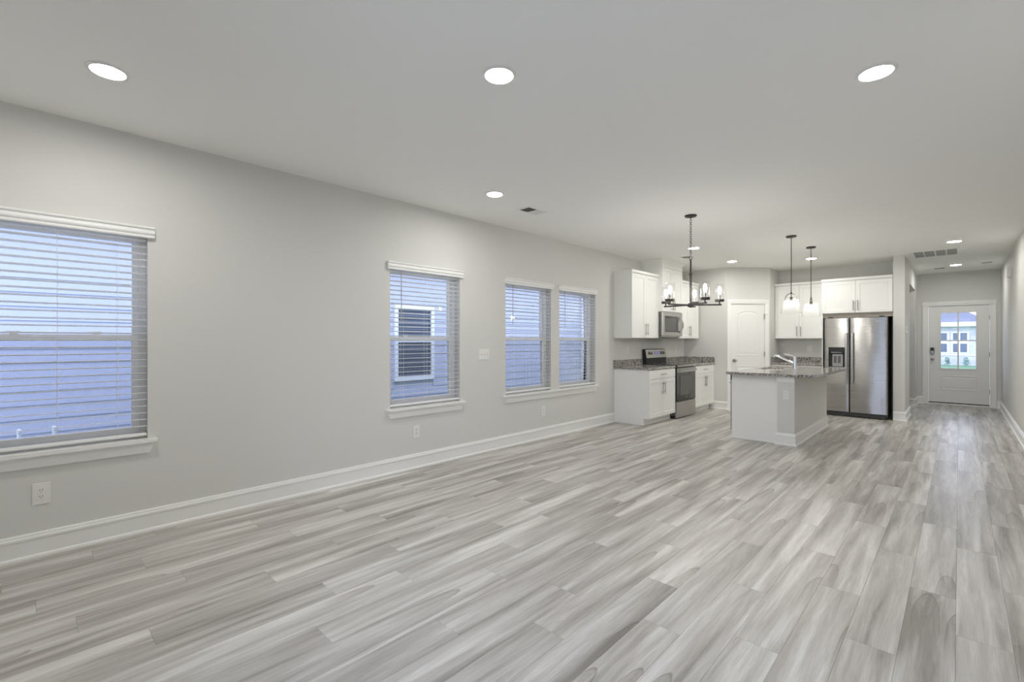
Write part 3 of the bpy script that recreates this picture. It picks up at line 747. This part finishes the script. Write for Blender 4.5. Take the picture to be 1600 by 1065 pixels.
# ------------------------------------------------------------------ refrigerator
FXL, FXR, FY = -1.748, -0.862, 9.925
fr = thing('refrigerator', 'stainless side-by-side refrigerator with water dispenser', 'refrigerator', (FXL, 10.62, 0))
FW = FXR - FXL; yd = FY - 10.62; XS = 0.368
G().box(0.004, FW - 0.004, yd + 0.085, 0, 0.03, 1.735, 0.004).obj('body', FRIDGESIDE, fr)
dx0, dx1, dz0, dz1 = 0.060, 0.300, 0.862, 1.212
def rounded_door(x0, x1, z0, z1, hole, name):
    """door panel with softly rolled vertical edges"""
    g = G(); R_ = 0.022
    cols = [(x0, yd + 0.070), (x0, yd + R_)]
    for i in range(1, 6): a = PI / 2 * i / 5; cols.append((x0 + R_ * (1 - math.cos(a)), yd + R_ * (1 - math.sin(a))))
    mids = [hole[0], hole[1]] if hole else []
    for mx_ in mids: cols.append((mx_, yd))
    for i in range(6): a = PI / 2 * (5 - i) / 5; cols.append((x1 - R_ * (1 - math.cos(a)), yd + R_ * (1 - math.sin(a))))
    cols.append((x1, yd + 0.070))
    zl = [z0] + ([hole[2], hole[3]] if hole else []) + [z1]
    V = [[g.bm.verts.new((x, y, z)) for z in zl] for x, y in cols]
    for i in range(len(cols) - 1):
        for k in range(len(zl) - 1):
            if hole and k == 1 and abs(cols[i][0] - hole[0]) < 1e-6 and abs(cols[i + 1][0] - hole[1]) < 1e-6: continue
            g.bm.faces.new((V[i][k], V[i + 1][k], V[i + 1][k + 1], V[i][k + 1]))
    g.bm.faces.new([c[0] for c in V]); g.bm.faces.new([c[-1] for c in V][::-1])
    for k in range(len(zl) - 1): g.bm.faces.new((V[0][k], V[0][k + 1], V[-1][k + 1], V[-1][k]))
    return g.obj(name, FRIDGESTEEL, fr, True)
d1 = rounded_door(0, XS - 0.003, 0.088, 1.722, (dx0, dx1, dz0, dz1), 'freezer_door')
d2 = rounded_door(XS + 0.003, FW, 0.088, 1.722, None, 'fresh_food_door')
# dispenser recess (open box), control strip, paddles
g = G()
g.vox([dx0 + 0.0005, dx0 + 0.008, dx1 - 0.008, dx1 - 0.0005], [yd + 0.001, yd + 0.055, yd + 0.062], [dz0 + 0.0005, dz0 + 0.008, dz1 - 0.008, dz1 - 0.0005],
      lambda x, y, z: y > yd + 0.055 or x < dx0 + 0.008 or x > dx1 - 0.008 or z < dz0 + 0.008 or z > dz1 - 0.008)
ds = g.obj('dispenser', mat('dark_grey_plastic', (0.045, 0.045, 0.045), 0.4), d1)
G().box(dx0 + 0.009, dx1 - 0.009, yd + 0.006, yd + 0.05, dz1 - 0.115, dz1 - 0.009, 0.002).obj('control_strip', BLACK, ds)
for i in range(6): G().box(dx0 + 0.045 + i * 0.026, dx0 + 0.061 + i * 0.026, yd + 0.0045, yd + 0.0062, dz1 - 0.095, dz1 - 0.087).obj('indicator', mat('indicator', (0.6, 0.6, 0.6), 0.4), ds)
G().box(dx0 + 0.055, dx1 - 0.030, yd + 0.030, yd + 0.0545, dz0 + 0.009, dz1 - 0.120, 0.003).obj('back_plate', mat('silver_plastic', (0.42, 0.41, 0.40), 0.35, metal=0.5), ds)
for x in (dx0 + 0.075, dx0 + 0.135): G().box(x, x + 0.042, yd + 0.022, yd + 0.0298, dz0 + 0.075, dz0 + 0.195, 0.003).obj('paddle', mat('paddle_grey', (0.12, 0.12, 0.12), 0.4), ds)
for x, d_ in ((XS - 0.042, d1), (XS + 0.042, d2)):
    g = G().box(x - 0.018, x + 0.018, yd - 0.062, yd - 0.040, 0.60, 1.465, 0.009, 3)
    for z in (0.635, 1.43): g.box(x - 0.013, x + 0.013, yd - 0.042, yd + 0.001, z - 0.022, z + 0.022, 0.003)
    g.obj('handle', STEEL, d_)
G().box(0.02, FW - 0.02, yd + 0.045, yd + 0.10, 0.012, 0.080, 0.003).obj('kick_grille', mat('grille_grey', (0.07, 0.07, 0.068), 0.45), fr)
for x in (0.03, FW - 0.09): G().box(x, x + 0.06, yd + 0.028, yd + 0.085, 0.0, 0.070, 0.004).obj('foot_cover', mat('foot_grey', (0.06, 0.06, 0.06), 0.45), fr)
for x in (0.05, FW - 0.11): G().box(x, x + 0.06, yd + 0.02, yd + 0.10, 1.735, 1.752, 0.003).obj('hinge_cover', FRIDGESIDE, fr)
bdg = G()
for i in range(5): bdg.box(FW - 0.152 + i * 0.0145, FW - 0.142 + i * 0.0145, yd - 0.0016, yd + 0.001, 1.648, 1.664 - 0.004 * (i % 2), 0.0003)
bdg.box(FW - 0.154, FW - 0.078, yd - 0.0008, yd + 0.001, 1.652, 1.656); bdg.obj('badge', CHROME, d2)

# ------------------------------------------------------------------ island
IX0, IX1, PXR, IY0, IY1 = -2.257, -1.690, -1.495, 6.72, 8.66
isl = thing('island_cabinet', 'white kitchen island cabinet with plain end panel', 'cabinet', (IX0, IY0, 0))
ZC = CT - 0.0335
G().vox([0, IX1 - IX0], [0, 0.02, 0.68, IY1 - IY0], [0, 0.10, ZC], lambda x, y, z: not (0.02 < y < 0.64 and x < 0)).obj('body', CAB, isl)
G().box(0, IX1 - IX0 - 0.0265, -0.012, -0.0005, 0, 0.020, 0.003).obj('shoe_trim', TRIM, isl)
fd = []
for a, b in ((0.665, 1.105), (1.109, 1.549), (1.553, 1.93)):
    # doors on the side facing the range
    g = G(); t = 0.02
    def R(d, x): return [(x, a + d, 0.115 + d), (x, b - d, 0.115 + d), (x, b - d, 0.855 - d), (x, a + d, 0.855 - d)]
    g.loops([R(0, -0.0005), R(0, -t), R(0.058, -t), R(0.061, -t + 0.008)]).obj('door', CAB, isl)
dwh = thing('dishwasher', 'dark-edged dishwasher built into the far side of the island', 'dishwasher', (IX0, IY0 + 0.025, 0))
G().box(-0.026, -0.0005, 0, 0.60, 0.105, 0.78, 0.004).obj('door', STEEL, dwh)
G().box(-0.026, -0.0005, 0, 0.60, 0.783, 0.868, 0.004).obj('control_panel', BLACK, dwh)
G().box(-0.058, -0.046, 0.05, 0.55, 0.735, 0.757, 0.004).box(-0.048, -0.026, 0.06, 0.08, 0.738, 0.754).box(-0.048, -0.026, 0.52, 0.54, 0.738, 0.754).obj('handle', STEEL, dwh)
pny = struct(place('wall_island', None, None, (0, 0, 0)), 'greige half wall under the overhang of the island')
G().box(IX1 + 0.001, PXR, 6.685, IY1, 0, ZC - 0.0005).obj('half_wall', WALL, pny)
G().sweep(BB, [(IX1 + 0.001, 6.705), (IX1 + 0.001, 6.685), (PXR, 6.685), (PXR, IY1), (PXR - 0.1, IY1)], 1).obj('baseboard', TRIM, pny)
# cap trim under the counter on the front end of the half wall
G().prism([(0.0, 0.795), (0.006, 0.795), (0.010, 0.803), (0.018, 0.83), (0.022, 0.85), (0.022, ZC - 0.001), (0.0, ZC - 0.001)], lambda u, v, t: (t, 6.6848 - u, v), IX1 - 0.004, PXR + 0.004).obj('cap_trim', TRIM, pny)
outlet('outlet on the front end of the island', (-1.588, 6.685, 0.640), 0, 0.062, 0.114)
# island top with sink cut-out
CX0, CX1, CY0, CY1 = -2.300, -1.250, 6.615, 8.76
SX0, SX1, SY0, SY1 = -2.205, -1.845, 7.52, 8.26
ic = thing('island_countertop', 'speckled granite island top with sink cut-out and overhang', 'countertop', (CX0, CY0, CT), 0, 'speckled granite countertops')
g = G(); Rr = 0.05
g.vox([0, SX0 - CX0, SX1 - CX0, CX1 - CX0], [0, SY0 - CY0, SY1 - CY0, CY1 - CY0], [-0.033, 0], lambda x, y, z: not (SX0 - CX0 < x < SX1 - CX0 and SY0 - CY0 < y < SY1 - CY0))
ve = [e for e in g.bm.edges if abs(e.verts[0].co.z - e.verts[1].co.z) > 0.01 and abs(e.verts[0].co.x - (CX1 - CX0)) < 1e-5 and min(e.verts[0].co.y, CY1 - CY0 - e.verts[0].co.y) < 1e-5]
bmesh.ops.bevel(g.bm, geom=ve, offset=Rr, segments=6, affect='EDGES')
oe = [e for e in g.bm.edges if len(e.link_faces) == 2 and abs(e.verts[0].co.z - e.verts[1].co.z) < 1e-6 and e.calc_face_angle(0) > 1.2]
bmesh.ops.bevel(g.bm, geom=oe, offset=0.004, segments=2, affect='EDGES')
g.obj('slab', GRANITE, ic)
sk = thing('sink', 'undermount sink sunk in the island top beside the faucet', 'sink', (SX0, SY0, CT))
w_, l_ = SX1 - SX0, SY1 - SY0
sb = G().vox([-0.012, 0, w_, w_ + 0.012], [-0.012, 0, l_, l_ + 0.012], [-0.215, -0.205, -0.0335], lambda x, y, z: not (0 < x < w_ and 0 < y < l_ and z > -0.205)).obj('basin', SINKSTEEL, sk)
G().lathe([(0, 0.003), (0.03, 0.003), (0.045, 0.001), (0.045, 0), (0, 0)], (w_ / 2, l_ / 2, -0.2048), 20).obj('drain', CHROME, sk)
fx, fy = -1.790, 8.03
fa = thing('faucet', 'chrome pull-out faucet with lever on the island', 'faucet', (fx, fy, CT))
G().lathe([(0, 0), (0.030, 0), (0.030, 0.006), (0.0245, 0.010), (0.0235, 0.02), (0.0235, 0.165), (0.022, 0.178), (0.018, 0.185), (0, 0.187)], (0, 0, 0), 24).obj('body', CHROME, fa, True)
G().tube([(-0.012, 0, 0.085), (-0.10, 0, 0.125), (-0.19, 0, 0.170), (-0.262, 0, 0.204), (-0.277, 0, 0.203), (-0.284, 0, 0.192), (-0.284, 0, 0.168)], [0.0150, 0.0150, 0.0165, 0.0175, 0.017, 0.0165, 0.0165], 14).obj('spout', CHROME, fa, True)
G().tube([(0.0, 0, 0.178), (-0.03, 0, 0.193), (-0.09, 0, 0.214), (-0.150, 0, 0.222)], [0.011, 0.0075, 0.006, 0.0055], 10).obj('lever', CHROME, fa, True)

# ------------------------------------------------------------------ pantry door (angled wall)
def panel_loops(par, poly_fn, name, m, yv, s_=-1):
    """raised moulding outline and centre field; poly_fn(inset) -> list of (x, z)"""
    g = G()
    prof = [(0.0, 0.0), (0.004, 0.005), (0.012, 0.0065), (0.020, 0.003), (0.026, 0.0005), (0.045, 0.001), (0.060, 0.0045)]
    g.loops([[(x, yv + s_ * h, z) for x, z in poly_fn(d)] for d, h in prof])
    return g.obj(name, m, par)
def rect_poly(x0, x1, z0, z1):
    return lambda d: [(x0 + d, z0 + d), (x1 - d, z0 + d), (x1 - d, z1 - d), (x0 + d, z1 - d)]
def arch_poly(x0, x1, z0, z1, rise, n=12):
    def f(d):
        a, b = x0 + d, x1 - d; w = b - a
        pts = [(a, z0 + d), (b, z0 + d)]
        for i in range(n + 1):
            t = i / n; pts.append((b - w * t, z1 - d + rise * math.sin(PI * t) ** 0.8))
        return pts
    return f
pd = struct(place('door_2', None, None, (PX0, PY0, 0), DA), 'white two-panel pantry door with arched upper panel')
leaf = G().box(0.085, 0.747, 0.012, 0.047, 0.012, 2.036, 0.001).obj('leaf', DOORW, pd)
panel_loops(leaf, arch_poly(0.205, 0.625, 1.035, 1.868, 0.052), 'upper_panel', DOORW, 0.012)
panel_loops(leaf, rect_poly(0.205, 0.625, 0.205, 0.845), 'lower_panel', DOORW, 0.012)
for a, b, z0, z1 in ((0.0755, 0.0835, 0, 2.0375), (0.7485, 0.7565, 0, 2.0375)): G().box(a, b, 0.004, 0.105, z0, z1).obj('jamb', TRIM, pd)
G().box(0.0755, 0.7565, 0.004, 0.105, 2.0378, 2.0445).obj('jamb', TRIM, pd)
def casing(par, x0, x1, ztop, w, y=0.0):
    """two legs and a head with a stepped profile; local front is -Y"""
    for a, b in ((x0 - w, x0), (x1, x1 + w)):
        G().prism([(a, y), (a, y - 0.016), (a + 0.012, y - 0.018), (b - 0.012, y - 0.013), (b, y - 0.010), (b, y)] if a < x0 else [(a, y), (a, y - 0.010), (a + 0.012, y - 0.013), (b - 0.012, y - 0.018), (b, y - 0.016), (b, y)],
                  lambda u, v, t: (u, v, t), 0.0, ztop).obj('casing', TRIM, par)
    G().prism([(ztop + w, y), (ztop + w, y - 0.016), (ztop + w - 0.012, y - 0.018), (ztop + 0.012, y - 0.013), (ztop, y - 0.010), (ztop, y)], lambda u, v, t: (t, v, u), x0 - w, x1 + w).obj('casing', TRIM, par)
casing(pd, 0.081, 0.752, 2.042, 0.078)
def knob(par, x, y, z, m=NICKEL):
    q = []
    g = G().cyl((x, y, z), (x, y - 0.006, z), 0.031, 24)
    g.cyl((x, y - 0.006, z), (x, y - 0.040, z), 0.011, 14)
    g.sphere((x, y - 0.050, z), 0.027, 0.021, 0.027, 20, 12)
    return g.obj('knob', m, par, True)
knob(leaf, 0.149, 0.012, 0.945)
def hinge(par, x, y, z):
    return G().cyl((x, y, z - 0.045), (x, y, z + 0.045), 0.0065, 10).box(x - 0.008, x + 0.008, y - 0.001, y + 0.004, z - 0.044, z + 0.044).obj('hinge', NICKEL, par)
for z in (1.79, 1.07, 0.28): hinge(pd, 0.7485, 0.002, z)
G().cyl((0.745, -0.008, 1.842), (0.790, -0.022, 1.842), 0.004, 8).cyl((0.720, -0.008, 1.842), (0.745, -0.008, 1.842), 0.005, 8).obj('door_stop', NICKEL, pd)

# ------------------------------------------------------------------ front door
fd_ = struct(place('door_1', None, None, (0, YD, 0)), 'white front door with four-pane window and keypad lock')
LX0, LX1, GZ0, GZ1, GX0, GX1 = DX0 + 0.003, DX1 - 0.003, 0.755, 1.905, -0.283, 0.246
lf = G().vox([LX0, GX0, GX1, LX1], [0.022, 0.066], [0.052, GZ0, GZ1, 2.040], lambda x, y, z: not (GX0 < x < GX1 and GZ0 < z < GZ1)).obj('leaf', DOORW, fd_)
G().vox([GX0 - 0.022, GX0 + 0.006, GX1 - 0.006, GX1 + 0.022], [0.010, 0.0218], [GZ0 - 0.022, GZ0 + 0.006, GZ1 - 0.006, GZ1 + 0.022], lambda x, y, z: not (GX0 + 0.006 < x < GX1 - 0.006 and GZ0 + 0.006 < z < GZ1 - 0.006)).obj('glass_frame', DOORW, lf)
mx0, mx1, mz0, mz1 = -0.0305, -0.0065, 1.320, 1.344
G().vox([GX0 + 0.0005, mx0, mx1, GX1 - 0.0005], [0.024, 0.048], [GZ0 + 0.0005, mz0, mz1, GZ1 - 0.0005], lambda x, y, z: mx0 < x < mx1 or mz0 < z < mz1).obj('muntin', DOORW, lf)
for a, b in ((GX0, mx0), (mx1, GX1)):
    for c, d in ((GZ0, mz0), (mz1, GZ1)): G().box(a + 0.0005, b - 0.0005, 0.034, 0.038, c + 0.0005, d - 0.0005).obj('pane', PANE, lf)
panel_loops(lf, rect_poly(-0.285, 0.268, 0.312, 0.612), 'lower_panel', DOORW, 0.022)
for a, b in ((DX0 - 0.0115, DX0 + 0.0005), (DX1 - 0.0005, DX1 + 0.0115)): G().box(a, b, 0.003, 0.145, 0, DZ - 0.0115).obj('jamb', TRIM, fd_)
G().box(DX0 - 0.0115, DX1 + 0.0115, 0.003, 0.145, DZ - 0.0112, DZ - 0.0005).obj('jamb', TRIM, fd_)
casing(fd_, DX0 - 0.006, DX1 + 0.006, DZ - 0.004, 0.085)
G().box(DX0 - 0.011, DX1 + 0.011, -0.012, 0.145, 0.0005, 0.032, 0.004).obj('threshold', TRIM, fd_)
G().box(LX0, LX1, 0.015, 0.06, 0.0325, 0.0515).obj('door_sweep', BLACK, lf)
kp = G().box(-0.442, -0.378, -0.012, 0.0215, 1.048, 1.188, 0.010, 3).obj('keypad_lock', NICKEL, lf)
G().box(-0.434, -0.386, -0.0145, -0.0122, 1.118, 1.180, 0.004).obj('keypad_face', BLACK, kp)
G().box(-0.418, -0.402, -0.026, -0.0122, 1.062, 1.098, 0.004, 2).obj('thumb_turn', NICKEL, kp)
knob(lf, -0.410, 0.022, 0.942)
for z in (1.790, 1.052, 0.315): hinge(fd_, DX1 - 0.001, 0.012, z)

# ------------------------------------------------------------------ added daylight source: unseen sliding glass door behind the camera
rd = struct(place('added_rear_door', None, None, (0, YR - 0.15, 0)), 'white sliding glass door added behind the camera as a daylight source')
G().vox([RX0, RX0 + 0.05, RX1 - 0.05, RX1], [0.01, 0.13], [0, 0.03, RZ - 0.05, RZ], lambda x, y, z: not (RX0 + 0.05 < x < RX1 - 0.05 and 0.03 < z < RZ - 0.05)).obj('frame', VINYL, rd)
rm = (RX0 + RX1) / 2
for a, b, y in ((RX0 + 0.05, rm + 0.04, 0.075), (rm - 0.04, RX1 - 0.05, 0.025)):
    ps = G().vox([a, a + 0.08, b - 0.08, b], [y, y + 0.04], [0.031, 0.13, RZ - 0.13, RZ - 0.051], lambda x, yy, z: not (a + 0.08 < x < b - 0.08 and 0.13 < z < RZ - 0.13)).obj('sliding_panel', VINYL, rd)
    G().box(a + 0.08, b - 0.08, y + 0.018, y + 0.022, 0.13, RZ - 0.13).obj('pane', PANE, ps)
casing_parts = []
for a, b in ((RX0 - 0.08, RX0), (RX1, RX1 + 0.08)): G().box(a, b, 0.15, 0.166, 0, RZ + 0.08, 0.003).obj('casing', TRIM, rd)
G().box(RX0, RX1, 0.15, 0.166, RZ, RZ + 0.08, 0.003).obj('casing', TRIM, rd)

# ------------------------------------------------------------------ chandelier
CHX, CHY = -2.192, 5.208
chd = thing('chandelier', 'dark five-light chandelier with clear glass cylinders on a chain', 'chandelier', (CHX, CHY, 0))
G().lathe([(0, H), (0.066, H), (0.066, H - 0.006), (0.060, H - 0.016), (0.020, H - 0.024), (0.008, H - 0.030), (0, H - 0.030)], (0, 0, 0), 28).obj('canopy', DARKMETAL, chd, True)
z = H - 0.040; i = 0
lk = [G().torus((0, 0, 0), 0.0105, 0.0021, ax, 14, 5).data('chain_link', DARKMETAL, True) for ax in ((1, 0, 0), (0, 1, 0))]
for me in lk:
    for v in me.vertices: v.co.z *= 1.55
while z > 2.285:
    place('chain_link', lk[i % 2], chd, (0, 0, z)); z -= 0.0262; i += 1
G().torus((0, 0, 2.262), 0.017, 0.0030, (0.69, -0.72, 0), 18, 6).obj('loop', DARKMETAL, chd, True)
G().cyl((0, 0, 1.700), (0, 0, 2.245), 0.0095, 14).obj('stem', DARKMETAL, chd, True)
g = G().cyl((0, 0, 1.77), (0, 0, 2.075), 0.0135, 14).cyl((0, 0, 2.06), (0, 0, 2.09), 0.016, 14)
rt = Vector((math.cos(YAW), math.sin(YAW), 0)); tw = Vector((math.sin(YAW), -math.cos(YAW), 0))
g.cyl(-rt * 0.026 + Vector((0, 0, 2.078)), rt * 0.026 + Vector((0, 0, 2.078)), 0.004, 8).obj('sleeve', DARKMETAL, chd, True)
G().lathe([(0, 1.698), (0.012, 1.700), (0.036, 1.712), (0.036, 1.738), (0.022, 1.750), (0, 1.752)], (0, 0, 0), 20).obj('hub', DARKMETAL, chd, True)
cup_me = G().lathe([(0, 0.038), (0.047, 0.038), (0.049, 0.040), (0.049, 0.062), (0.046, 0.064), (0, 0.064)], (0, 0, 0), 28).data('cup', DARKMETAL, True)
can_me = G().cyl((0, 0, 0.064), (0, 0, 0.120), 0.011, 14).data('candle_sleeve', NICKEL, True)
bul_me = G().lathe([(0, 0.118), (0.010, 0.120), (0.016, 0.140), (0.019, 0.162), (0.016, 0.185), (0.008, 0.203), (0, 0.208)], (0, 0, 0), 18).data('bulb', BULB, True)
gla_me = G().lathe([(0.0435, 0.066), (0.0435, 0.236), (0.0415, 0.236), (0.0415, 0.066)], (0, 0, 0), 32, True).data('glass_cylinder', LAMPGLASS, True)
for a in (7, 79, 151, 223, 295):
    a = math.radians(a); d = rt * math.sin(a) + tw * math.cos(a); nrm = Vector((-d.y, d.x, 0))
    e = d * 0.326; g = G()
    ps = [-nrm * 0.010, nrm * 0.010]
    vs = []
    g.loops([[(p + d * 0.015 + Vector((0, 0, zz))) for p, zz in ((ps[0], 1.720), (ps[1], 1.720), (ps[1], 1.736), (ps[0], 1.736))],
             [(p + e + Vector((0, 0, zz))) for p, zz in ((ps[0], 1.720), (ps[1], 1.720), (ps[1], 1.736), (ps[0], 1.736))]])
    g.cyl(d * 0.305 + Vector((0, 0, 1.734)), d * 0.305 + Vector((0, 0, 1.765)), 0.007, 10)
    am = g.obj('arm', DARKMETAL, chd)
    L0 = tuple(d * 0.305 + Vector((0, 0, 1.724)))
    place('cup', cup_me, am, L0); place('candle_sleeve', can_me, am, L0); place('bulb', bul_me, am, L0); place('glass_cylinder', gla_me, am, L0)

# ------------------------------------------------------------------ pendants
def pendant(label, x, y, ang):
    r = thing('pendant_light', label, 'pendant', (x, y, 0), ang, 'glass pendants over the island')
    G().lathe([(0, H), (0.063, H), (0.064, H - 0.004), (0.062, H - 0.016), (0.055, H - 0.020), (0, H - 0.022)], (0, 0, 0), 28).obj('canopy', DARKMETAL, r, True)
    G().cyl((0, 0, 1.90), (0, 0, H - 0.02), 0.0048, 10).cyl((0, 0, 1.955), (0, 0, 1.985), 0.0085, 12).obj('rod', DARKMETAL, r, True)
    pts = [(0.087 * math.cos(t), 0, 1.880 + 0.084 * math.sin(t)) for t in [PI * i / 20 for i in range(21)]]
    pts = [(0.090, 0, 1.868)] + pts + [(-0.090, 0, 1.868)]
    G().tube(pts, 0.0042, 8).obj('hoop', DARKMETAL, r, True)
    G().cyl((0, 0, 1.865), (0, 0, 1.915), 0.017, 16).obj('socket', DARKMETAL, r, True)
    G().lathe([(0, 1.775), (0.020, 1.779), (0.033, 1.795), (0.037, 1.815), (0.033, 1.836), (0.018, 1.856), (0.012, 1.870), (0, 1.870)], (0, 0, 0), 20).obj('bulb', BULBP, r, True)
    G().lathe([(0.120, 1.694), (0.086, 1.888), (0.028, 1.888), (0.028, 1.885), (0.0835, 1.885), (0.1165, 1.694)], (0, 0, 0), 40, True).obj('glass_shade', SHADEGLASS, r, True)
    return r
pendant('nearer glass pendant over the island, hoop seen broadside', -1.641, 7.168, YAW + 0.1)
pendant('farther glass pendant over the island, hoop seen edge-on', -1.617, 8.210, YAW + math.radians(68))

# ------------------------------------------------------------------ outside: ground, neighbouring house on the left
struct(G().box(-60, 60, -40, 90, -0.76, -0.56).obj('ground', GRASS), 'green lawn outside')
struct(G().box(-5.0, 1.0, -5.0, YR - 0.151, -0.559, -0.06).obj('added_patio', mat('concrete', (0.66, 0.65, 0.62), 0.9)), 'concrete slab added behind the house to bounce daylight inside')  # unseen slab, added to bounce daylight up to the ceiling
nb = thing('neighbouring_house', 'blue-lit neighbouring house with lap siding beyond the left windows', 'house', (-7.1, 0, -0.56))
NX = -7.1
G().box(-5.0, -0.03, -9.0, 10.12, 0, 3.45).obj('wall_core', SIDING, nb)
G().prism([(0.35, 3.36), (0.35, 3.50), (-4.0, 5.6), (-8.4, 3.5), (-8.4, 3.36)], lambda u, v, t: (u, t, v), -9.3, 10.4).obj('roof', ROOFM, nb)
EXP = 0.15
nwin = (4.452, 5.293, 0.621 + 0.56, 1.957 + 0.56)
bcache = {}
def board(y0, y1, z):
    k = round(y1 - y0, 3)
    if k not in bcache:
        bcache[k] = G().prism([(-0.029, 0.0), (0.0, 0.0), (0.0, 0.004), (-0.014, EXP + 0.02), (-0.029, EXP + 0.02)], lambda u, v, t: (u, t, v), 0, y1 - y0).data('siding_board', SIDING)
    place('siding_board', bcache[k], nb, (0, y0, z))
z = 0.0
while z < 3.25:
    if z + EXP > nwin[2] and z < nwin[3] - 0.001:
        board(-9.0, nwin[0], z); board(nwin[1], 10.0, z)
    else: board(-9.0, 10.0, z)
    z += EXP
G().box(-0.02, 0.035, 10.0, 10.125, 0, 3.355).obj('corner_board', HOUSEWHITE, nb)
nw = place('window', None, nb, (0, 0, 0))
nwf = G().vox([-0.02, 0.03], [nwin[0], nwin[0] + 0.066, nwin[1] - 0.066, nwin[1]], [nwin[2], nwin[2] + 0.07, 1.86, 1.93, nwin[3] - 0.07, nwin[3]],
        lambda x, y, z_: not (nwin[0] + 0.066 < y < nwin[1] - 0.066 and (nwin[2] + 0.07 < z_ < 1.86 or 1.93 < z_ < nwin[3] - 0.07))).obj('window_frame', HOUSEWHITE, nb)
for a, b in ((nwin[2] + 0.07, 1.86), (1.93, nwin[3] - 0.07)):
    G().box(-0.008, -0.004, nwin[0] + 0.066, nwin[1] - 0.066, a, b).obj('pane', PANE, nwf)
G().box(-0.029, -0.024, nwin[0] + 0.066, nwin[1] - 0.066, nwin[2] + 0.07, nwin[3] - 0.07).obj('dark_interior', SHADEGLASS_DARK, nwf)
hs = G().box(-0.022, -0.010, nwin[0] + 0.07, nwin[1] - 0.07, 0, 0.014).data('blind_slat', HOUSEBLIND)
z = nwin[2] + 0.09
while z < nwin[3] - 0.09:
    place('blind_slat', hs, nwf, (0, 0, z)); z += 0.048
bpy.data.objects.remove(nw)
for y, lb in ((-0.028, 'leftmost white vent pipe outside the window at the left edge'), (0.176, 'right-hand white vent pipe outside the window at the left edge')):
    p = thing('vent_pipe', lb, 'pipe', (-5.5, y, -0.56), 0, 'white vent pipes outside')
    G().cyl((0, 0, 0), (0, 0, 1.135), 0.013, 12).obj('stem', HOUSEWHITE, p, True)
    G().lathe([(0.0135, 1.135), (0.017, 1.14), (0.017, 1.155), (0.010, 1.168), (0, 1.171)], (0, 0, 0), 14).obj('cap', HOUSEWHITE, p, True)

# house across the street, seen through the front door
hy = 50.0
hs2 = thing('street_house', 'white brick house with grey roof seen through the front door', 'house', (0, hy, -0.56))
zc = lambda z: z + 0.56
wins2 = [(-1.35, -0.70), (-0.36, -0.115), (0.05, 0.425)]
G().box(-7, 7, 0.0, 6, 0, zc(2.45)).obj('facade', BRICK, hs2)
G().box(-7.3, 7.3, -0.55, 0.2, zc(2.45), zc(2.775)).obj('eave', HOUSEWHITE, hs2)
G().loops([[(-7.3, -0.55, zc(2.775)), (1.75, -0.55, zc(2.775)), (1.75, 6.5, zc(2.775)), (-7.3, 6.5, zc(2.775))], [(-7.3, 3.0, zc(4.9)), (-1.6, 3.0, zc(4.9)), (-1.6, 3.1, zc(4.9)), (-7.3, 3.1, zc(4.9))]]).obj('roof', ROOFM, hs2)
fr2 = [(-1.45, -0.60), (-0.46, 0.53)]
for a, b in fr2:
    w = G().box(a, b, -0.05, -0.0005, zc(0.36), zc(2.04)).obj('window_frame', HOUSEWHITE, hs2)
    for c, d in wins2:
        if a < c and d < b:
            for e, f_ in ((0.46, 1.125), (1.38, 1.945)): G().box(c, d, -0.07, -0.0505, zc(e), zc(f_)).obj('pane', SHADEGLASS_DARK, w)
G().box(-7, 7, -0.06, -0.0005, zc(0.20), zc(0.26)).obj('ledge', HOUSEWHITE, hs2)
def shrub(label, x, y, s_):
    r = thing('shrub', label, 'shrub', (x, y, -0.56), 0, 'shrubs before the street house')
    g = G()
    for i in range(90):
        a = random.uniform(0, 2 * PI); h_ = random.uniform(0.1, 1.0) * s_; rr = random.uniform(0.05, 0.34) * s_ * (1.15 - h_ / s_ * 0.6)
        c = Vector((rr * math.cos(a), rr * math.sin(a), h_)); q = Vector((random.uniform(-1, 1), random.uniform(-1, 1), random.uniform(-.3, 1))).normalized() * 0.07; t = q.orthogonal().normalized() * 0.035
        vs = [g.bm.verts.new(c + p) for p in (-q, t, q, -t)]; g.bm.faces.new(vs)
    o = g.obj('foliage', LEAF, r); o['kind'] = 'stuff'
    g = G()
    for i in range(5):
        a = 2 * PI * i / 5; g.cyl((0, 0, 0), (0.2 * s_ * math.cos(a), 0.2 * s_ * math.sin(a), 0.75 * s_), 0.012, 5)
    g.obj('stems', LEAF, r)
shrub('left shrub in front of the house seen through the front door', -0.66, 49.4, 0.62)
shrub('right shrub in front of the house seen through the front door', 0.37, 49.4, 0.62)
